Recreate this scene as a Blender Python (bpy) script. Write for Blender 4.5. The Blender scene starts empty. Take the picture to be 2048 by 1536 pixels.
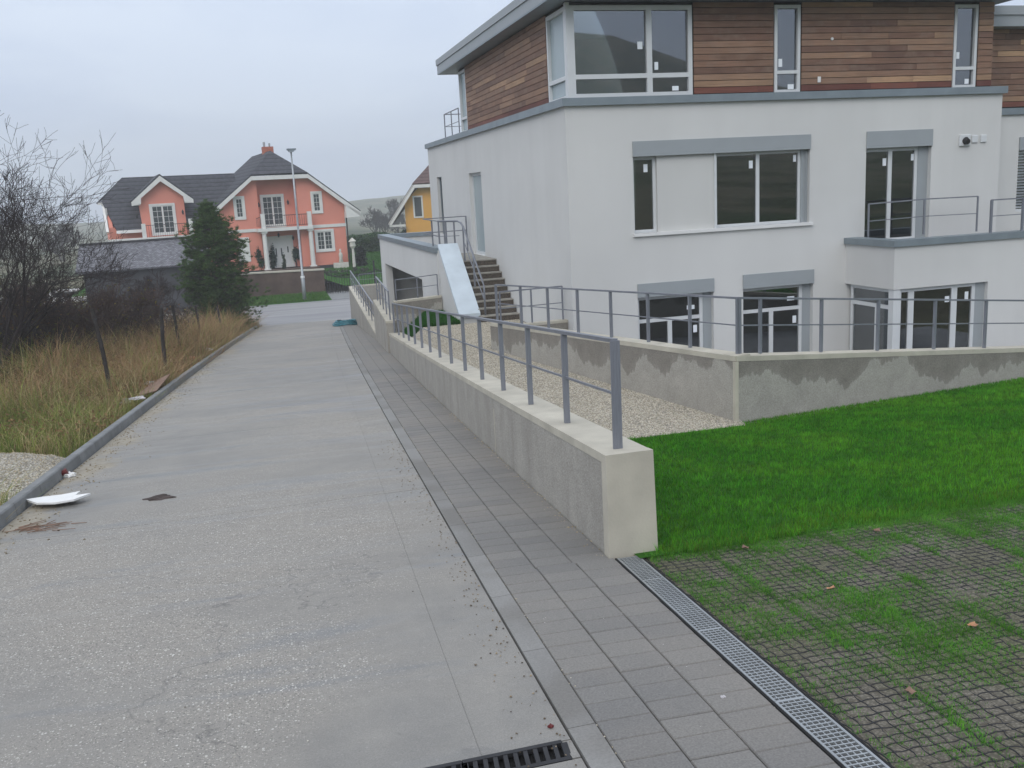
import bpy, bmesh, math, random
import numpy as np
from mathutils import Vector, Matrix
random.seed(7); RNG = np.random.default_rng(7)
S = bpy.context.scene
COL = S.collection

# ------------------------------------------------------------------ camera (at the origin; all z are below / above the lens)
cam_d = bpy.data.cameras.new('camera'); cam = bpy.data.objects.new('camera', cam_d); COL.objects.link(cam)
cam.matrix_world = Matrix(((0.963144, 0.101534, -0.249087, 0), (-0.264055, 0.180379, -0.947491, 0), (-0.051273, 0.978343, 0.200542, 0), (0, 0, 0, 1)))
cam_d.sensor_width = 36; cam_d.lens = 36 * 1891 / 2048
cam_d.clip_start = 0.1; cam_d.clip_end = 4000
S.camera = cam
# ------------------------------------------------------------------ sky: thin blue sky under a closed cloud deck
SUN_EL, SUN_AZ = math.radians(38), math.radians(215)     # azimuth clockwise from +Y
w = bpy.data.worlds.new('World'); S.world = w; w.use_nodes = True
wn = w.node_tree; wn.nodes.clear()
def WN(t, **k):
    n = wn.nodes.new(t)
    for a, b in k.items(): setattr(n, a, b)
    return n
wo = WN('ShaderNodeOutputWorld'); bg = WN('ShaderNodeBackground'); bg.inputs['Strength'].default_value = 0.12
sky = WN('ShaderNodeTexSky', sky_type='NISHITA', sun_disc=False, sun_elevation=SUN_EL, sun_rotation=SUN_AZ, air_density=1.0, dust_density=3.0)
tc = WN('ShaderNodeTexCoord'); sep = WN('ShaderNodeSeparateXYZ'); wn.links.new(tc.outputs['Generated'], sep.inputs[0])
mp = WN('ShaderNodeMapping'); mp.inputs['Scale'].default_value = (1.0, 1.0, 3.2); wn.links.new(tc.outputs['Generated'], mp.inputs[0])
nz = WN('ShaderNodeTexNoise'); nz.inputs['Scale'].default_value = 1.5; nz.inputs['Detail'].default_value = 5; nz.inputs['Roughness'].default_value = 0.5; nz.inputs['Distortion'].default_value = 0.5
wn.links.new(mp.outputs[0], nz.inputs[0])
# overcast luminance grows from the horizon to the zenith
el = WN('ShaderNodeMapRange'); el.inputs[1].default_value = 0.0; el.inputs[2].default_value = 1.0; el.inputs[3].default_value = 0.0; el.inputs[4].default_value = 1.0
wn.links.new(sep.outputs[2], el.inputs[0])
rp = WN('ShaderNodeValToRGB'); wn.links.new(el.outputs[0], rp.inputs[0])
SKC = [(0.0, (3.75, 4.4, 5.75)), (0.12, (4.05, 4.8, 6.4)), (0.32, (5.3, 6.15, 7.7)), (1.0, (9.7, 10.1, 10.9))]
while len(rp.color_ramp.elements) < 4: rp.color_ramp.elements.new(0.5)
for e, (p, c) in zip(rp.color_ramp.elements, SKC): e.position = p; e.color = tuple(v / 13 for v in c) + (1,)
sc_ = WN('ShaderNodeMix', data_type='RGBA', blend_type='MULTIPLY'); sc_.inputs[0].default_value = 1
wn.links.new(rp.outputs[0], sc_.inputs[6]); sc_.inputs[7].default_value = (13, 13, 13, 1)
cr = WN('ShaderNodeValToRGB'); wn.links.new(nz.outputs[0], cr.inputs[0])
cr.color_ramp.elements[0].position = 0.36; cr.color_ramp.elements[0].color = (0.76, 0.81, 0.91, 1)
cr.color_ramp.elements[1].position = 0.66; cr.color_ramp.elements[1].color = (1.36, 1.3, 1.18, 1)
cm = WN('ShaderNodeMix', data_type='RGBA', blend_type='MULTIPLY'); cm.inputs[0].default_value = 1
wn.links.new(sc_.outputs[2], cm.inputs[6]); wn.links.new(cr.outputs[0], cm.inputs[7])
mx = WN('ShaderNodeMix', data_type='RGBA'); mx.inputs[0].default_value = 0.9
wn.links.new(sky.outputs[0], mx.inputs[6]); wn.links.new(cm.outputs[2], mx.inputs[7])
wn.links.new(mx.outputs[2], bg.inputs[0]); wn.links.new(bg.outputs[0], wo.inputs[0])
# ------------------------------------------------------------------ sun behind the cloud
sd = bpy.data.lights.new('sun', 'SUN'); so = bpy.data.objects.new('sun', sd); COL.objects.link(so)
sd.energy = 0.9; sd.angle = math.radians(35); sd.color = (1.0, 0.97, 0.92)
sdir = Vector((math.sin(SUN_AZ) * math.cos(SUN_EL), math.cos(SUN_AZ) * math.cos(SUN_EL), math.sin(SUN_EL)))
so.rotation_euler = sdir.to_track_quat('Z', 'Y').to_euler()
S.view_settings.view_transform = 'Standard'; S.view_settings.look = 'None'; S.view_settings.gamma = 1.0
S.view_settings.exposure = 0.18; S.view_settings.use_curve_mapping = False
S.cycles.use_denoising = True
S.cycles.max_bounces = 6; S.cycles.diffuse_bounces = 3; S.cycles.glossy_bounces = 3; S.cycles.transparent_max_bounces = 12; S.cycles.volume_bounces = 2
S.cycles.caustics_reflective = False; S.cycles.caustics_refractive = False

# ================================================================== helpers
def tag(o, label=None, cat=None, group=None, kind=None):
    if label: o['label'] = label
    if cat: o['category'] = cat
    if group: o['group'] = group
    if kind: o['kind'] = kind
    return o
def empty(name, loc=(0, 0, 0), label=None, cat=None, group=None, rz=0):
    o = bpy.data.objects.new(name, None); COL.objects.link(o); o.location = loc; o.rotation_euler = (0, 0, rz)
    o.empty_display_size = 0.2
    return tag(o, label, cat, group)
def base(o):
    v = Vector((0, 0, 0))
    while o is not None: v = v + o.location; o = o.parent
    return v
def obj(name, me, mat=None, parent=None, loc=None, scale=None, rz=0, rot=None):
    """loc is in world space; it is turned into the (unrotated) parent's space"""
    o = bpy.data.objects.new(name, me); COL.objects.link(o)
    if mat is not None and len(me.materials) == 0: me.materials.append(mat)
    if parent is not None: o.parent = parent
    if loc is not None: o.location = Vector(loc) - (base(parent) if parent is not None else Vector((0, 0, 0)))
    if scale is not None: o.scale = scale
    if rot is not None: o.rotation_euler = rot
    elif rz: o.rotation_euler = (0, 0, rz)
    return o
class MB:
    def __init__(s): s.v = []; s.f = []
    def add(s, vs, fs):
        n = len(s.v); s.v += [tuple(p) for p in vs]; s.f += [tuple(i + n for i in f) for f in fs]; return s
    def box(s, x0, x1, y0, y1, z0, z1):
        return s.add([(x0,y0,z0),(x1,y0,z0),(x1,y1,z0),(x0,y1,z0),(x0,y0,z1),(x1,y0,z1),(x1,y1,z1),(x0,y1,z1)],
                     [(3,2,1,0),(4,5,6,7),(0,1,5,4),(1,2,6,5),(2,3,7,6),(3,0,4,7)])
    def hexa(s, b, t):      # bottom ring, top ring (4 points each)
        return s.add(list(b) + list(t), [(3,2,1,0),(4,5,6,7),(0,1,5,4),(1,2,6,5),(2,3,7,6),(3,0,4,7)])
    def prism(s, ring, ring2):
        n = len(ring)
        return s.add(list(ring) + list(ring2), [tuple(range(n))[::-1], tuple(range(n, 2*n))] + [(i, (i+1) % n, n + (i+1) % n, n + i) for i in range(n)])
    def slab(s, pts, t):    # polygon thickened downwards along its normal
        P = [Vector(p) for p in pts]; nn = (P[1]-P[0]).cross(P[2]-P[0]).normalized()
        if nn.z < 0: nn = -nn
        return s.prism([p - nn * t for p in P], P)
    def bar(s, a, b, w, h, up=(0, 0, 1)):   # rectangular bar from a to b, w sideways, h along up
        a = Vector(a); b = Vector(b); d = (b - a).normalized(); u = Vector(up)
        sd_ = d.cross(u).normalized(); u = sd_.cross(d).normalized()
        r = lambda p: [p - sd_*w/2 - u*h/2, p + sd_*w/2 - u*h/2, p + sd_*w/2 + u*h/2, p - sd_*w/2 + u*h/2]
        return s.prism(r(a), r(b))
    def tube(s, pts, rad, n=8, cap=True):
        P = [Vector(p) for p in pts]; R = rad if isinstance(rad, (list, tuple)) else [rad] * len(P); rings = []
        for i, p in enumerate(P):
            d = (P[min(i+1, len(P)-1)] - P[max(i-1, 0)]).normalized()
            a = Vector((0, 0, 1)) if abs(d.z) < .9 else Vector((1, 0, 0))
            x = d.cross(a).normalized(); y = d.cross(x)
            rings.append([p + x*math.cos(k*2*math.pi/n)*R[i] + y*math.sin(k*2*math.pi/n)*R[i] for k in range(n)])
        o = len(s.v); fs = []
        for r in rings: s.v += [tuple(q) for q in r]
        for i in range(len(P)-1):
            for k in range(n): fs.append((o+i*n+k, o+i*n+(k+1) % n, o+(i+1)*n+(k+1) % n, o+(i+1)*n+k))
        if cap: fs += [tuple(o+k for k in range(n))[::-1], tuple(o+(len(P)-1)*n+k for k in range(n))]
        s.f += fs; return s
    def mesh(s, name, off=None, smooth=False, fix=True):
        me = bpy.data.meshes.new(name)
        vs = s.v if off is None else [(p[0]-off[0], p[1]-off[1], p[2]-off[2]) for p in s.v]
        me.from_pydata(vs, [], s.f)
        if fix:
            bm = bmesh.new(); bm.from_mesh(me); bmesh.ops.recalc_face_normals(bm, faces=bm.faces); bm.to_mesh(me); bm.free()
        if smooth:
            for p in me.polygons: p.use_smooth = True
        me.update(); return me
    def build(s, name, mat, parent=None, local=False, smooth=False, bevel=0, **k):
        off = None if (local or parent is None) else base(parent)
        me = s.mesh(name, off, smooth)
        if bevel:
            bm = bmesh.new(); bm.from_mesh(me)
            bmesh.ops.bevel(bm, geom=list(bm.edges), offset=bevel, segments=1, affect='EDGES'); bm.to_mesh(me); bm.free()
        return obj(name, me, mat, parent)
def np_mesh(name, V, F, mat, col=None, parent=None, nside=3):
    me = bpy.data.meshes.new(name); V = np.asarray(V, np.float32); F = np.asarray(F, np.int32)
    if parent is not None: V = V - np.array(base(parent), np.float32)
    me.vertices.add(len(V)); me.vertices.foreach_set('co', V.ravel())
    me.loops.add(F.size); me.loops.foreach_set('vertex_index', F.ravel())
    me.polygons.add(len(F)); me.polygons.foreach_set('loop_start', np.arange(0, F.size, nside, dtype=np.int32))
    me.polygons.foreach_set('loop_total', np.full(len(F), nside, np.int32))
    if col is not None:
        a = me.color_attributes.new('Col', 'FLOAT_COLOR', 'POINT'); c = np.ones((len(V), 4), np.float32); c[:, :3] = col; a.data.foreach_set('color', c.ravel())
    me.update(calc_edges=True)
    return obj(name, me, mat, parent)
def _h(ix, iy, s):
    n = (ix.astype(np.int64) * 374761393 + iy.astype(np.int64) * 668265263 + s * 974711) & 0x7fffffff
    n = ((n ^ (n >> 13)) * 1274126177) & 0x7fffffff
    return ((n ^ (n >> 16)) & 0xffff) / 65535.0
def vn(x, y, s=0):
    x = np.asarray(x, float); y = np.asarray(y, float); ix = np.floor(x); iy = np.floor(y); fx = x-ix; fy = y-iy
    fx = fx*fx*(3-2*fx); fy = fy*fy*(3-2*fy)
    a = _h(ix, iy, s); b = _h(ix+1, iy, s); c = _h(ix, iy+1, s); d = _h(ix+1, iy+1, s)
    return (a*(1-fx)+b*fx)*(1-fy)+(c*(1-fx)+d*fx)*fy
def fbm(x, y, s=0): return .55*vn(x, y, s)+.3*vn(x*2.1, y*2.1, s+1)+.15*vn(x*4.3, y*4.3, s+2)

# ------------------------------------------------------------------ materials
MATS = {}
class NT:
    def __init__(s, name):
        s.m = bpy.data.materials.new(name); s.m.use_nodes = True; s.t = s.m.node_tree
        s.b = s.t.nodes['Principled BSDF']; s.out = s.t.nodes['Material Output']
        s.co = s.n('ShaderNodeTexCoord')
    def n(s, t, **k):
        x = s.t.nodes.new(t)
        for a, b in k.items(): setattr(x, a, b)
        return x
    def l(s, a, b): s.t.links.new(a, b)
    def noise(s, scale, detail=4, rough=.55, vec=None, dist=0, out=0):
        x = s.n('ShaderNodeTexNoise'); x.inputs['Scale'].default_value = scale; x.inputs['Detail'].default_value = detail
        x.inputs['Roughness'].default_value = rough; x.inputs['Distortion'].default_value = dist
        s.l(vec if vec is not None else s.co.outputs['Object'], x.inputs[0]); return x.outputs[out]
    def vor(s, scale, vec=None, out='Distance', feature='F1', rand=1):
        x = s.n('ShaderNodeTexVoronoi', feature=feature); x.inputs['Scale'].default_value = scale; x.inputs['Randomness'].default_value = rand
        s.l(vec if vec is not None else s.co.outputs['Object'], x.inputs[0]); return x.outputs[out]
    def ramp(s, fac, stops):
        x = s.n('ShaderNodeValToRGB'); e = x.color_ramp.elements
        while len(e) < len(stops): e.new(.5)
        for q, (p, c) in zip(e, stops):
            q.position = p; q.color = (c, c, c, 1) if isinstance(c, (int, float)) else tuple(c) + (1,)
        s.l(fac, x.inputs[0]); return x.outputs[0]
    def mix(s, fac, a, b, mode='MIX'):
        x = s.n('ShaderNodeMix', data_type='RGBA', blend_type=mode)
        for i, v in ((0, fac), (6, a), (7, b)):
            if isinstance(v, (int, float)): x.inputs[i].default_value = v if i == 0 else (v, v, v, 1)
            elif isinstance(v, tuple): x.inputs[i].default_value = v + (1,) if len(v) == 3 else v
            else: s.l(v, x.inputs[i])
        return x.outputs[2]
    def math(s, op, a, b=0.0, c=None):
        x = s.n('ShaderNodeMath', operation=op)
        for i, v in enumerate((a, b) if c is None else (a, b, c)):
            if isinstance(v, (int, float)): x.inputs[i].default_value = v
            else: s.l(v, x.inputs[i])
        return x.outputs[0]
    def mapping(s, scale=(1, 1, 1), rot=(0, 0, 0), src='Object', loc=(0, 0, 0)):
        x = s.n('ShaderNodeMapping'); x.inputs['Scale'].default_value = scale; x.inputs['Rotation'].default_value = rot; x.inputs['Location'].default_value = loc
        s.l(s.co.outputs[src], x.inputs[0]); return x.outputs[0]
    def bump(s, h, strength=.3, dist=.01):
        x = s.n('ShaderNodeBump'); x.inputs['Strength'].default_value = strength; x.inputs['Distance'].default_value = dist
        s.l(h, x.inputs['Height']); s.l(x.outputs[0], s.b.inputs['Normal'])
    def fin(s, col=None, rough=.8, metal=0, spec=.5):
        if col is not None:
            if isinstance(col, tuple): s.b.inputs['Base Color'].default_value = col + (1,)
            else: s.l(col, s.b.inputs['Base Color'])
        if isinstance(rough, (int, float)): s.b.inputs['Roughness'].default_value = rough
        else: s.l(rough, s.b.inputs['Roughness'])
        s.b.inputs['Metallic'].default_value = metal; s.b.inputs['Specular IOR Level'].default_value = spec
        return s.m
def plain(name, col, rough=.7, var=.12, scale=3., bump=0., bscale=40., metal=0., spec=.4, rnd=0.):
    t = NT(name); nn = t.noise(scale, 5)
    lo = tuple(c*(1-var) for c in col); hi = tuple(min(1, c*(1+var)) for c in col)
    c = t.ramp(nn, [(.3, lo), (.7, hi)])
    if rnd:
        oi = t.n('ShaderNodeObjectInfo'); r = t.ramp(oi.outputs['Random'], [(0, 1-rnd), (1, 1+rnd)]); c = t.mix(1, c, r, 'MULTIPLY')
    if bump: t.bump(t.noise(bscale, 4), bump, .01)
    m = t.fin(c, rough, metal, spec); MATS[name] = m; return m
M = MATS
plain('render_white', (.6, .6, .59), .9, .035, .5, .25, 130)
plain('render_grey_white', (.57, .57, .55), .9, .04, .6, .2, 130)
plain('flashing', (.22, .26, .285), .45, .1, 2.5, 0, metal=.25)
plain('zinc', (.6, .68, .74), .4, .1, 1.5, .1, 6, metal=.2)
plain('shutter_box', (.315, .342, .358), .5, .03, 2)
plain('frame_silver', (.62, .64, .65), .42, .03, 3)
plain('frame_white', (.72, .72, .71), .45, .03, 3)
plain('sticker', (.8, .84, .88), .5, .02)
plain('railing_paint', (.2, .212, .242), .42, .12, 6, .05, 60, metal=.15)
plain('black_iron', (.02, .02, .022), .55, .2, 8)
plain('dark_void', (.012, .012, .012), .9, .1)
plain('kerb_grey', (.2, .205, .205), .85, .18, 4, .3, 90, rnd=.08)
plain('cream_concrete', (.47, .44, .365), .85, .15, 2.2, .2, 60)
plain('interior', (.6, .59, .56), .9, .1, 1)
plain('ramp_grey', (.25, .25, .25), .85, .15, 1.5, .2, 40)
plain('pink', (.72, .27, .2), .9, .05, .6, .1, 60)
plain('yellow', (.72, .38, .085), .9, .05, .6, .1, 60)
plain('trim_white', (.72, .71, .68), .8, .05, 2)
plain('far_glass', (.05, .06, .065), .15, .3, .8, spec=.8)
plain('dark_wall', (.05, .05, .055), .85, .25, 1.0, .3, 8)
plain('brown_wall', (.11, .075, .06), .9, .3, 1.1, .5, 9)
plain('galvanised', (.36, .38, .39), .4, .1, 4, metal=.5)
plain('teal_plastic', (.03, .16, .2), .4, .3, 9)
plain('foam_white', (.78, .78, .76), .8, .05, 6, .2, 50)
plain('bag_plastic', (.48, .46, .47), .45, .15, 9, .3, 20)
plain('bag_orange', (.4, .2, .1), .5, .3, 9)
plain('red_scrap', (.13, .02, .02), .5, .2, 9)
plain('old_board', (.22, .14, .1), .85, .3, 9, .3, 20)
plain('post_wood', (.035, .03, .028), .95, .4, 7, .5, 30)
plain('bark_dark', (.06, .046, .042), .95, .35, 8, .4, 30)
plain('stair_concrete', (.3, .285, .25), .9, .25, 6, .5, 60)
plain('stone_lamp', (.6, .58, .52), .85, .1, 6)
plain('door_white', (.7, .7, .69), .5, .04, 3)
plain('chimney_brick', (.42, .14, .09), .9, .25, 8)
plain('pale_plaster', (.5, .5, .48), .9, .1)

def m_render(name, col):
    t = NT(name); P = t.n('ShaderNodeNewGeometry').outputs['Position']
    mp_ = t.n('ShaderNodeMapping'); mp_.inputs['Scale'].default_value = (2.2, 2.2, .16); t.l(P, mp_.inputs[0]); stk = t.noise(1.0, 5, .6, mp_.outputs[0]); b = t.noise(.35, 4, .55, P)
    c = t.mix(1, col, t.ramp(stk, [(.35, .98), (.65, 1.008)]), 'MULTIPLY'); c = t.mix(1, c, t.ramp(b, [(.35, .95), (.65, 1.03)]), 'MULTIPLY')
    t.bump(t.noise(110, 3, .65, P), .35, .008); MATS[name] = t.fin(c, .92, 0, .3)
m_render('render_white', (.62, .62, .605)); m_render('render_grey_white', (.58, .58, .56))
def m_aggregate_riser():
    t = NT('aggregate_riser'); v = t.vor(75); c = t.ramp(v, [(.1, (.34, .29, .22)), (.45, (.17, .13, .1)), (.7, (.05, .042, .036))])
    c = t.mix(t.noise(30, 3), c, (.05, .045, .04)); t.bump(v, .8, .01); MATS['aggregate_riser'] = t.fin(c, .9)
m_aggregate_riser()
def m_glass():
    t = NT('glass'); t.t.nodes.remove(t.b)
    tr = t.n('ShaderNodeBsdfTransparent'); tr.inputs[0].default_value = (.78, .82, .8, 1)
    gl = t.n('ShaderNodeBsdfGlossy'); gl.inputs['Roughness'].default_value = .015; gl.inputs[0].default_value = (.9, .95, 1, 1)
    fr = t.n('ShaderNodeFresnel'); fr.inputs[0].default_value = 2.6
    ms = t.n('ShaderNodeMixShader'); t.l(fr.outputs[0], ms.inputs[0]); t.l(tr.outputs[0], ms.inputs[1]); t.l(gl.outputs[0], ms.inputs[2])
    t.l(ms.outputs[0], t.out.inputs[0]); MATS['glass'] = t.m
    t = NT('frosted_glass'); t.fin((.33, .4, .42), .25, 0, .6); MATS['frosted_glass'] = t.m
m_glass()
def m_timber():
    t = NT('timber'); oi = t.n('ShaderNodeObjectInfo'); r = oi.outputs['Random']
    c0 = t.ramp(r, [(0, (.17, .092, .062)), (.3, (.22, .122, .078)), (.6, (.26, .15, .095)), (.82, (.31, .185, .115)), (.93, (.39, .24, .14)), (1, (.47, .3, .17))])
    ad = t.n('ShaderNodeVectorMath', operation='ADD'); cmb = t.n('ShaderNodeCombineXYZ'); t.l(t.math('MULTIPLY', r, 37.0), cmb.inputs[0]); t.l(t.math('MULTIPLY', r, 91.0), cmb.inputs[2])
    tg = t.n('ShaderNodeNewGeometry'); t.l(tg.outputs['Position'], ad.inputs[0]); t.l(cmb.outputs[0], ad.inputs[1])
    mpn = t.n('ShaderNodeMapping'); mpn.inputs['Scale'].default_value = (1.2, 1.2, 26); t.l(ad.outputs[0], mpn.inputs[0])
    g = t.noise(1.6, 5, .6, mpn.outputs[0]); b = t.noise(.9, 3, .5, ad.outputs[0])
    c = t.mix(1, c0, t.ramp(g, [(.25, .72), (.75, 1.22)]), 'MULTIPLY'); c = t.mix(1, c, t.ramp(b, [(.3, .8), (.7, 1.15)]), 'MULTIPLY')
    c = t.mix(t.ramp(t.noise(2.3, 4, .6, ad.outputs[0]), [(.48, 0.), (.72, .5)]), c, (.25, .18, .135))
    c = t.mix(1, c, oi.outputs['Color'], 'MULTIPLY'); t.bump(g, .4, .01); MATS['timber'] = t.fin(c, .72)
m_timber()
def m_road():
    t = NT('road_concrete'); P = t.n('ShaderNodeNewGeometry').outputs['Position']
    big = t.noise(.42, 4, .55, P, .3); mid = t.noise(2.3, 6, .65, P)
    ms = t.n('ShaderNodeMapping'); ms.inputs['Scale'].default_value = (.3, 1.5, 1); t.l(P, ms.inputs[0]); st = t.noise(1.0, 5, .62, ms.outputs[0], .8)
    c = t.ramp(mid, [(.25, (.195, .189, .176)), (.75, (.272, .258, .232))])
    c = t.mix(t.ramp(big, [(.36, 0.), (.62, .8)]), c, (.285, .262, .226))
    wet = t.ramp(st, [(.54, 0.), (.66, 1.)])                              # damp streaks across the slope
    c = t.mix(t.math('MULTIPLY', wet, .5), c, (.145, .15, .15))
    spot = t.ramp(t.noise(3.4, 4, .6, P, 1.2), [(.68, 0.), (.74, 1.)]); c = t.mix(t.math('MULTIPLY', spot, .45), c, (.13, .125, .12))
    # sand washed against the left kerb (x of the kerb follows the road's curve)
    sp = t.n('ShaderNodeSeparateXYZ'); t.l(P, sp.inputs[0]); y_ = sp.outputs[1]
    kx = t.math('ADD', t.math('MULTIPLY_ADD', y_, .040, -3.253), t.math('MULTIPLY', t.math('MULTIPLY', y_, y_), .000397))
    dk = t.math('SUBTRACT', sp.outputs[0], kx); sand = t.ramp(t.math('ADD', dk, t.math('MULTIPLY', t.noise(.7, 5, .65, P), -1.5)), [(0.02, 0.), (.06, 0.), (.07, 0.), (.5, 0.)])
    lim = t.math('MULTIPLY_ADD', t.noise(.55, 5, .66, P), 2.4, -.85); sand = t.ramp(t.math('SUBTRACT', lim, dk), [(.0, 0.), (.25, .85)])
    c = t.mix(sand, c, t.ramp(t.noise(9, 4, .6, P), [(.3, (.24, .205, .145)), (.7, (.345, .305, .23))]))
    # exposed aggregate: pale chips and dark pits in worn zones
    worn = t.ramp(t.noise(.42, 3, .5, P, .2), [(.4, .06), (.56, 1.)])
    hgt = t.math('MULTIPLY', t.noise(130, 2, .6, P), .4)
    for sc, th in ((58, .83), (105, .8)):
        v = t.vor(sc, P, 'Color'); vd = t.vor(sc, P, 'Distance'); sx = t.n('ShaderNodeSeparateColor'); t.l(v, sx.inputs[0])
        chip = t.math('MULTIPLY', t.ramp(sx.outputs[0], [(th, 0.), (th+.02, 1.)]), t.ramp(vd, [(.34, 1.), (.46, 0.)]))
        pit = t.math('MULTIPLY', t.ramp(sx.outputs[1], [(.74, 0.), (.76, 1.)]), t.ramp(vd, [(.3, 1.), (.42, 0.)]))
        c = t.mix(t.math('MULTIPLY', pit, t.math('MULTIPLY', worn, .8)), c, (.1, .095, .085))
        c = t.mix(t.math('MULTIPLY', chip, worn), c, t.ramp(sx.outputs[2], [(0., (.36, .325, .275)), (.6, (.5, .47, .41)), (1., (.72, .7, .65))]))
        hgt = t.math('ADD', hgt, t.math('MULTIPLY', chip, worn))
    # hairline cracks
    mc = t.n('ShaderNodeMapping'); mc.inputs['Scale'].default_value = (.25, .32, 1); t.l(P, mc.inputs[0])
    wv = t.n('ShaderNodeVectorMath', operation='ADD'); nn = t.noise(1.4, 4, .6, P, 0, 1); t.l(mc.outputs[0], wv.inputs[0]); sc2 = t.n('ShaderNodeVectorMath', operation='SCALE'); sc2.inputs[3].default_value = .35; t.l(nn, sc2.inputs[0]); t.l(sc2.outputs[0], wv.inputs[1])
    ck = t.ramp(t.vor(1.0, wv.outputs[0], 'Distance', 'DISTANCE_TO_EDGE'), [(0., 1.), (.0028, 0.)]); ck = t.math('MULTIPLY', ck, t.ramp(t.noise(.5, 2, .5, P), [(.5, 0.), (.6, .6)])); c = t.mix(ck, c, (.1, .095, .09))
    f = t.noise(130, 2, .6, P); c = t.mix(1, c, t.ramp(f, [(.3, .84), (.7, 1.14)]), 'MULTIPLY')
    t.bump(hgt, .5, .006)
    MATS['road_concrete'] = t.fin(c, t.ramp(st, [(.48, .66), (.66, .34)]), 0, .5)
m_road()
def m_paver():
    t = NT('paver'); oi = t.n('ShaderNodeObjectInfo'); P = t.n('ShaderNodeNewGeometry').outputs['Position']
    c = t.ramp(oi.outputs['Random'], [(0, (.165, .16, .152)), (1, (.2, .192, .178))])
    c = t.mix(t.ramp(t.noise(.8, 3, .5, P, .3), [(.4, 0.), (.66, .8)]), c, (.225, .208, .185))
    c = t.mix(1, c, t.ramp(t.noise(90, 3, .6, P), [(.3, .8), (.7, 1.2)]), 'MULTIPLY')
    t.bump(t.noise(160, 3, .6, P), .3, .004); MATS['paver'] = t.fin(c, .72, 0, .4)
    t = NT('kerb_strip'); oi = t.n('ShaderNodeObjectInfo'); P = t.n('ShaderNodeNewGeometry').outputs['Position']
    c = t.ramp(t.noise(.75, 3, .5, P, .4), [(.44, (.18, .172, .158)), (.56, (.23, .225, .213))])
    c = t.mix(1, c, t.ramp(oi.outputs['Random'], [(0, .93), (1, 1.07)]), 'MULTIPLY')
    c = t.mix(1, c, t.ramp(t.noise(70, 3, .6, P), [(.3, .86), (.7, 1.12)]), 'MULTIPLY')
    t.bump(t.noise(120, 3, .6, P), .25, .004); MATS['kerb_strip'] = t.fin(c, .75)
m_paver()
def m_plaster(name, stain):
    """rough cement plaster; with stain, rain-soaked dark upper part with a ragged lower edge (attribute Col.r = metres below the top)"""
    t = NT(name); P = t.n('ShaderNodeNewGeometry').outputs['Position']
    c = t.ramp(t.noise(3.2, 5, .65, P), [(.25, (.32, .303, .268)), (.75, (.42, .398, .355))])
    c = t.mix(1, c, t.ramp(t.noise(55, 4, .7, P), [(.3, .72), (.7, 1.25)]), 'MULTIPLY')
    at = t.n('ShaderNodeVertexColor', layer_name='Col'); sp = t.n('ShaderNodeSeparateColor'); t.l(at.outputs[0], sp.inputs[0])
    mp_ = t.n('ShaderNodeMapping'); mp_.inputs['Scale'].default_value = (1, 1, .12); t.l(P, mp_.inputs[0])
    if stain:
        lim = t.math('MULTIPLY_ADD', t.noise(1.0, 5, .6, mp_.outputs[0]), 1.9, -.66)
        msk = t.math('SUBTRACT', t.math('ADD', lim, t.math('MULTIPLY', t.noise(14, 2, .5, P), .06)), sp.outputs[0])
        c = t.mix(t.ramp(msk, [(.0, 0.), (.03, .8), (.2, 1.)]), c, t.mix(1, c, (.6, .585, .57), 'MULTIPLY'))
    else:
        lim = t.ramp(t.noise(2.0, 3, .6, mp_.outputs[0]), [(.4, 0.), (.75, .55)]); c = t.mix(lim, c, (.2, .185, .16))
        ft = t.ramp(t.math('ADD', sp.outputs[1], t.math('MULTIPLY', t.noise(5, 3, .6, P), .14)), [(.06, .8), (.2, 0.)]); c = t.mix(ft, c, (.19, .165, .12))
    t.bump(t.noise(48, 5, .7, P), .7, .012); MATS[name] = t.fin(c, .92)
m_plaster('plaster', False); m_plaster('plaster_damp', True)
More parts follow.
